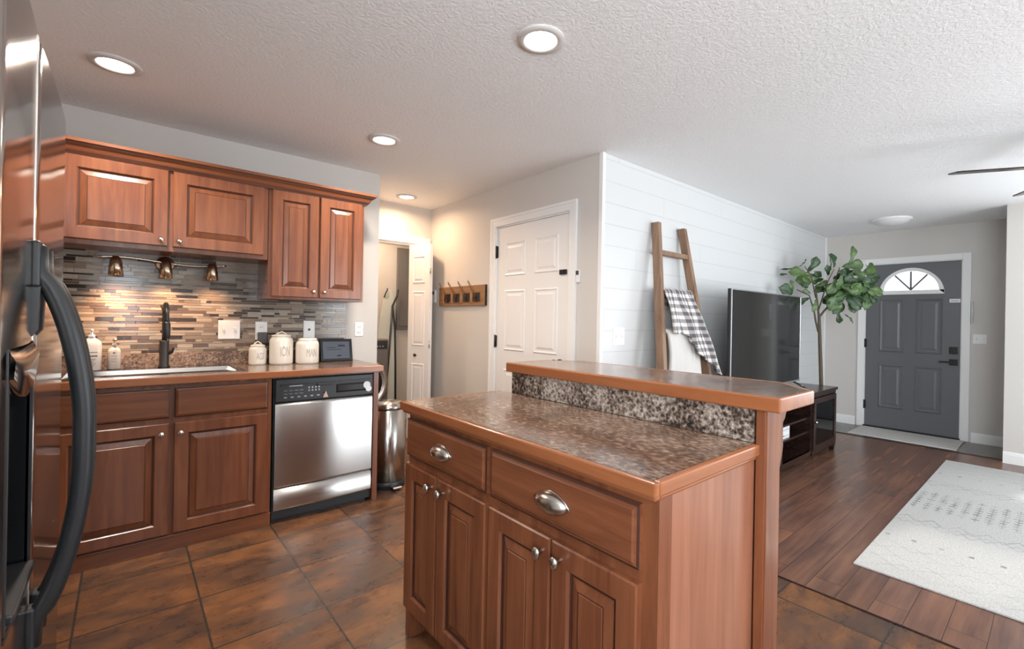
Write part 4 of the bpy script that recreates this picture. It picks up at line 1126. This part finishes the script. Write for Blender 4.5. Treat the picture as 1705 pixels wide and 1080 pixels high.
def fig_tree():
    tx, ty = 5.63, 1.72
    Rv = Vector((math.sin(YAW), -math.cos(YAW), 0)); Dv = Vector((math.cos(YAW), math.sin(YAW), 0))
    t = thing('fig_tree', 'fiddle-leaf fig tree with slim trunk beside the grey front door', 'tree', (tx, ty, 0))
    o3 = Vector((tx, ty, 0))
    def W(zx, zy, dep=0.0):
        q = o3 + Rv*((zx/6.747-87)/155) + Dv*dep; q.z = 1.72+(70-zy/6.747)/155
        q.y = min(q.y, 2.07); return q
    B().lathe([(.10, 0), (.125, .01), (.135, .24), (.128, .25), (.12, .22), (.001, .22)], (tx, ty, 0), 'pot', 28, cap=False).build('pot', t)
    b = B()
    b.tube([(tx, ty, .2), (tx+.01, ty, .6), W(562, 1080), W(552, 860), W(540, 790), W(522, 540, .02)], [.024, .021, .018, .016, .011, .006], 'trunk', 10)
    b.tube([W(545, 1020), W(500, 900, -.02), W(480, 815, -.03), W(400, 620, -.06), W(250, 560, -.08)], [.012, .010, .009, .007, .005], 'trunk', 8)
    b.tube([W(552, 860), W(620, 785, .02), W(760, 620, .0), W(880, 480, -.03), W(1060, 360, -.04)], [.012, .011, .010, .008, .005], 'trunk', 8)
    b.tube([W(760, 620), W(740, 450, .03), W(800, 290, .04)], [.008, .007, .005], 'trunk', 8)
    b.tube([W(522, 640, .02), W(430, 400, -.04), W(330, 300, -.08)], [.007, .006, .004], 'trunk', 8)
    b.tube([W(540, 790), W(600, 480, -.05), W(690, 320, -.03)], [.008, .006, .004], 'trunk', 8)
    b.build('trunk', t)
    rnd = random.Random(11)
    L = [(215,580,20,530,1),(225,560,210,440,.45),(420,380,215,340,1),(440,350,520,160,1),(600,380,330,440,1),(590,400,480,340,.8),(420,450,340,520,.9),(330,290,425,185,.18),(685,310,630,145,.16),(770,290,760,100,.7),(800,280,825,55,.6),(830,280,1040,250,1),(1060,360,1200,230,.9),(1000,420,1190,400,.9),(980,450,1240,500,1),(950,470,1090,680,1),(850,400,1000,300,.9),(720,330,800,470,.8),(750,560,600,780,1.05),(780,560,700,820,1.05),(820,600,860,800,1),(850,560,980,720,1),(780,780,830,920,.7),(890,820,940,910,.3),(520,520,640,440,.8),(600,560,740,480,1),(700,500,880,560,1),(480,640,370,700,.8),(480,660,430,790,.7),(400,600,300,560,.5),(230,370,150,370,.3),(330,300,150,300,.2),(640,420,520,430,.9),(900,480,1060,560,1),(1050,480,1180,560,1),(700,620,620,700,.9),(760,650,900,760,.9),(240,560,280,610,.7),(600,720,560,640,.5),(650,470,520,560,.9),(690,440,600,600,1),(760,470,660,640,1),(880,470,800,640,1),(930,400,860,520,.9),(900,320,1010,420,.9),(1010,340,1110,470,.9),(880,280,960,380,.8),(560,660,500,760,.7),(400,480,300,420,.8)]
    for _ in range(46):
        a = rnd.uniform(0, 2*PI); r = rnd.uniform(40, 190); bx, by = 800+rnd.uniform(-160, 230), 500+rnd.uniform(-130, 120)
        L.append((bx, by, bx+r*math.cos(a)*1.1, by+r*math.sin(a), rnd.uniform(.7, 1)))
    fb = B(); ia, ib = fb.mi('leaf'), fb.mi('leaf2')
    prof = [0, .30, .46, .50, .60, .86, 1.0, .95, .62, 0]
    for k, (bx, by, ex, ey, wd) in enumerate(L):
        dep = rnd.uniform(-.16, .14) if k > 39 else rnd.uniform(-.12, .10)
        A, E = W(bx, by, dep), W(ex, ey, dep+rnd.uniform(-.08, .05)); d = E-A; ln = d.length
        if ln < .02: continue
        d /= ln; vd = (Dv + Vector((rnd.uniform(-.5, .5), rnd.uniform(-.5, .5), rnd.uniform(-.2, .7)))).normalized()
        side = d.cross(vd).normalized(); up = side.cross(d).normalized()
        if up.dot(Dv) > 0: up = -up
        hw_ = .42*max(ln, .16)*.78*wd; mi = ib if rnd.random() < .38 else ia
        droop = rnd.uniform(.0, .10)*ln; prev = None; n = len(prof)-1; ph = rnd.random()*6
        for j, pw in enumerate(prof):
            u = j/n; c = A + d*(ln*u) + up*(.25*ln*math.sin(PI*u)*.4) - Vector((0, 0, droop*u*u))
            row = []
            for q in (-1, -.5, 0, .5, 1):
                v = c + side*(hw_*pw*q*.92) + up*(hw_*.30*abs(q)*pw + .006*math.sin(ph+j*1.7+q*3))
                v.y = min(v.y, 2.11); row.append(fb.bm.verts.new(v))
            if prev:
                for q in range(4): fb.face([prev[q], prev[q+1], row[q+1], row[q]], mi, True)
            prev = row
    o = fb.build('foliage', t, recalc=False); m = o.modifiers.new('thickness', 'SOLIDIFY'); m.thickness = .0015
fig_tree()

# ------------------------------------------------------------------ rugs
tag(B().box(2.925, 5.87, -1.45, .727, .0005, .010, 'rug', .003).build('area_rug'), 'large pale rug with grey zigzag and feather pattern on the plank floor', 'rug')
tag(B().box(6.42, 7.0, .715, 1.675, .0005, .012, 'doormat', .003).build('door_mat'), 'pale grey door mat in front of the grey front door', 'mat')

# ------------------------------------------------------------------ ceiling lights and fan
def downlight():
    t = thing('recessed_light', 'lit recessed ceiling light nearest the camera, above the island', 'ceiling light', (0, 0, ZC), 'recessed ceiling lights')
    B().lathe([(.100, 0), (.098, -.008), (.072, -.012), (.064, -.004), (.064, .0)], (0, 0, ZC), 'ring', 36, cap=False).build('trim_ring', t)
    B().lathe([(.065, -.0045), (.04, -.007), (.001, -.008)], (0, 0, ZC), 'lamp_on', 30, cap=False).build('lens', t)
    return t
def lamp_at(x, y, e, col):
    d = bpy.data.lights.new('downlight', 'AREA'); d.shape = 'DISK'; d.size = .12; d.energy = e; d.color = col; d.spread = math.radians(150 if y < 4 else 165)
    o = bpy.data.objects.new('downlight', d); C.objects.link(o); o.location = (x, y, ZC-.02)
d = bpy.data.lights.new('closet_lamp', 'AREA'); d.shape = 'DISK'; d.size = .2; d.energy = 12; d.color = (1, .72, .50)
o = bpy.data.objects.new('closet_lamp', d); C.objects.link(o); o.location = (2.0, 4.98, ZC-.05)
dl = downlight(); dl.location = (1.281, 1.451, ZC); lamp_at(1.281, 1.451, 8, (1, .88, .76))
for x, y, e, lab in ((-.052, 2.956, 15, 'lit recessed ceiling light over the sink, beside the fridge'), (1.262, 2.965, 14, 'lit recessed ceiling light in front of the wall cabinets\' open end'),
                     (2.024, 4.209, 8.5, 'lit recessed ceiling light at the far end of the hall')):
    copy_thing(dl, (x, y, ZC), lab); lamp_at(x, y, e, (1, .64, .38) if y > 4 else (1, .86, .72))
t = thing('flush_light', 'unlit white flush dome light on the ceiling near the front door', 'ceiling light', (6.277, 1.264, ZC))
B().lathe([(.185, 0), (.185, -.012), (.17, -.02)], (6.277, 1.264, ZC), 'white', 36).build('base', t)
B().lathe([(.165, -.02), (.14, -.045), (.08, -.062), (.001, -.068)], (6.277, 1.264, ZC), 'smoke_glass', 36, cap=False).build('dome', t)
def fan():
    hx, hy, hz = 4.10, -.135, 2.205
    t = thing('ceiling_fan', 'dark ceiling fan reaching in at the edge of the living room ceiling', 'ceiling fan', (hx, hy, hz))
    B().lathe([(.06, ZC-hz), (.055, ZC-hz-.05), (.014, ZC-hz-.06), (.014, .08), (.09, .06), (.10, .0), (.08, -.05), (.001, -.06)], (hx, hy, hz), 'black', 24).build('motor', t)
    for k in range(4):
        a = math.radians(119.5+90*k); d = Vector((math.cos(a), math.sin(a), 0)); s = Vector((-d.y, d.x, 0)); o3 = Vector((hx, hy, hz))
        b = B(); P = []
        for z in (-.004, .004):
            for r, w_ in ((.09, .03), (.16, .03), (.20, .055), (.66, .068), (.685, .05)):
                P.append((r, w_, z))
        i = b.mi('espresso'); g = [[b.bm.verts.new(o3+d*r+s*(q*w_)+Vector((0, 0, z-q*w_*.17))) for q in (-1, 1)] for r, w_, z in P]
        for lay in (0, 5):
            for j in range(4): b.face([g[lay+j][0], g[lay+j+1][0], g[lay+j+1][1], g[lay+j][1]], i)
        for j in range(4):
            for q in (0, 1): b.face([g[j][q], g[j+1][q], g[5+j+1][q], g[5+j][q]], i)
        b.face([g[4][0], g[4][1], g[9][1], g[9][0]], i); b.face([g[0][0], g[0][1], g[5][1], g[5][0]], i)
        b.build('blade', t)
fan()
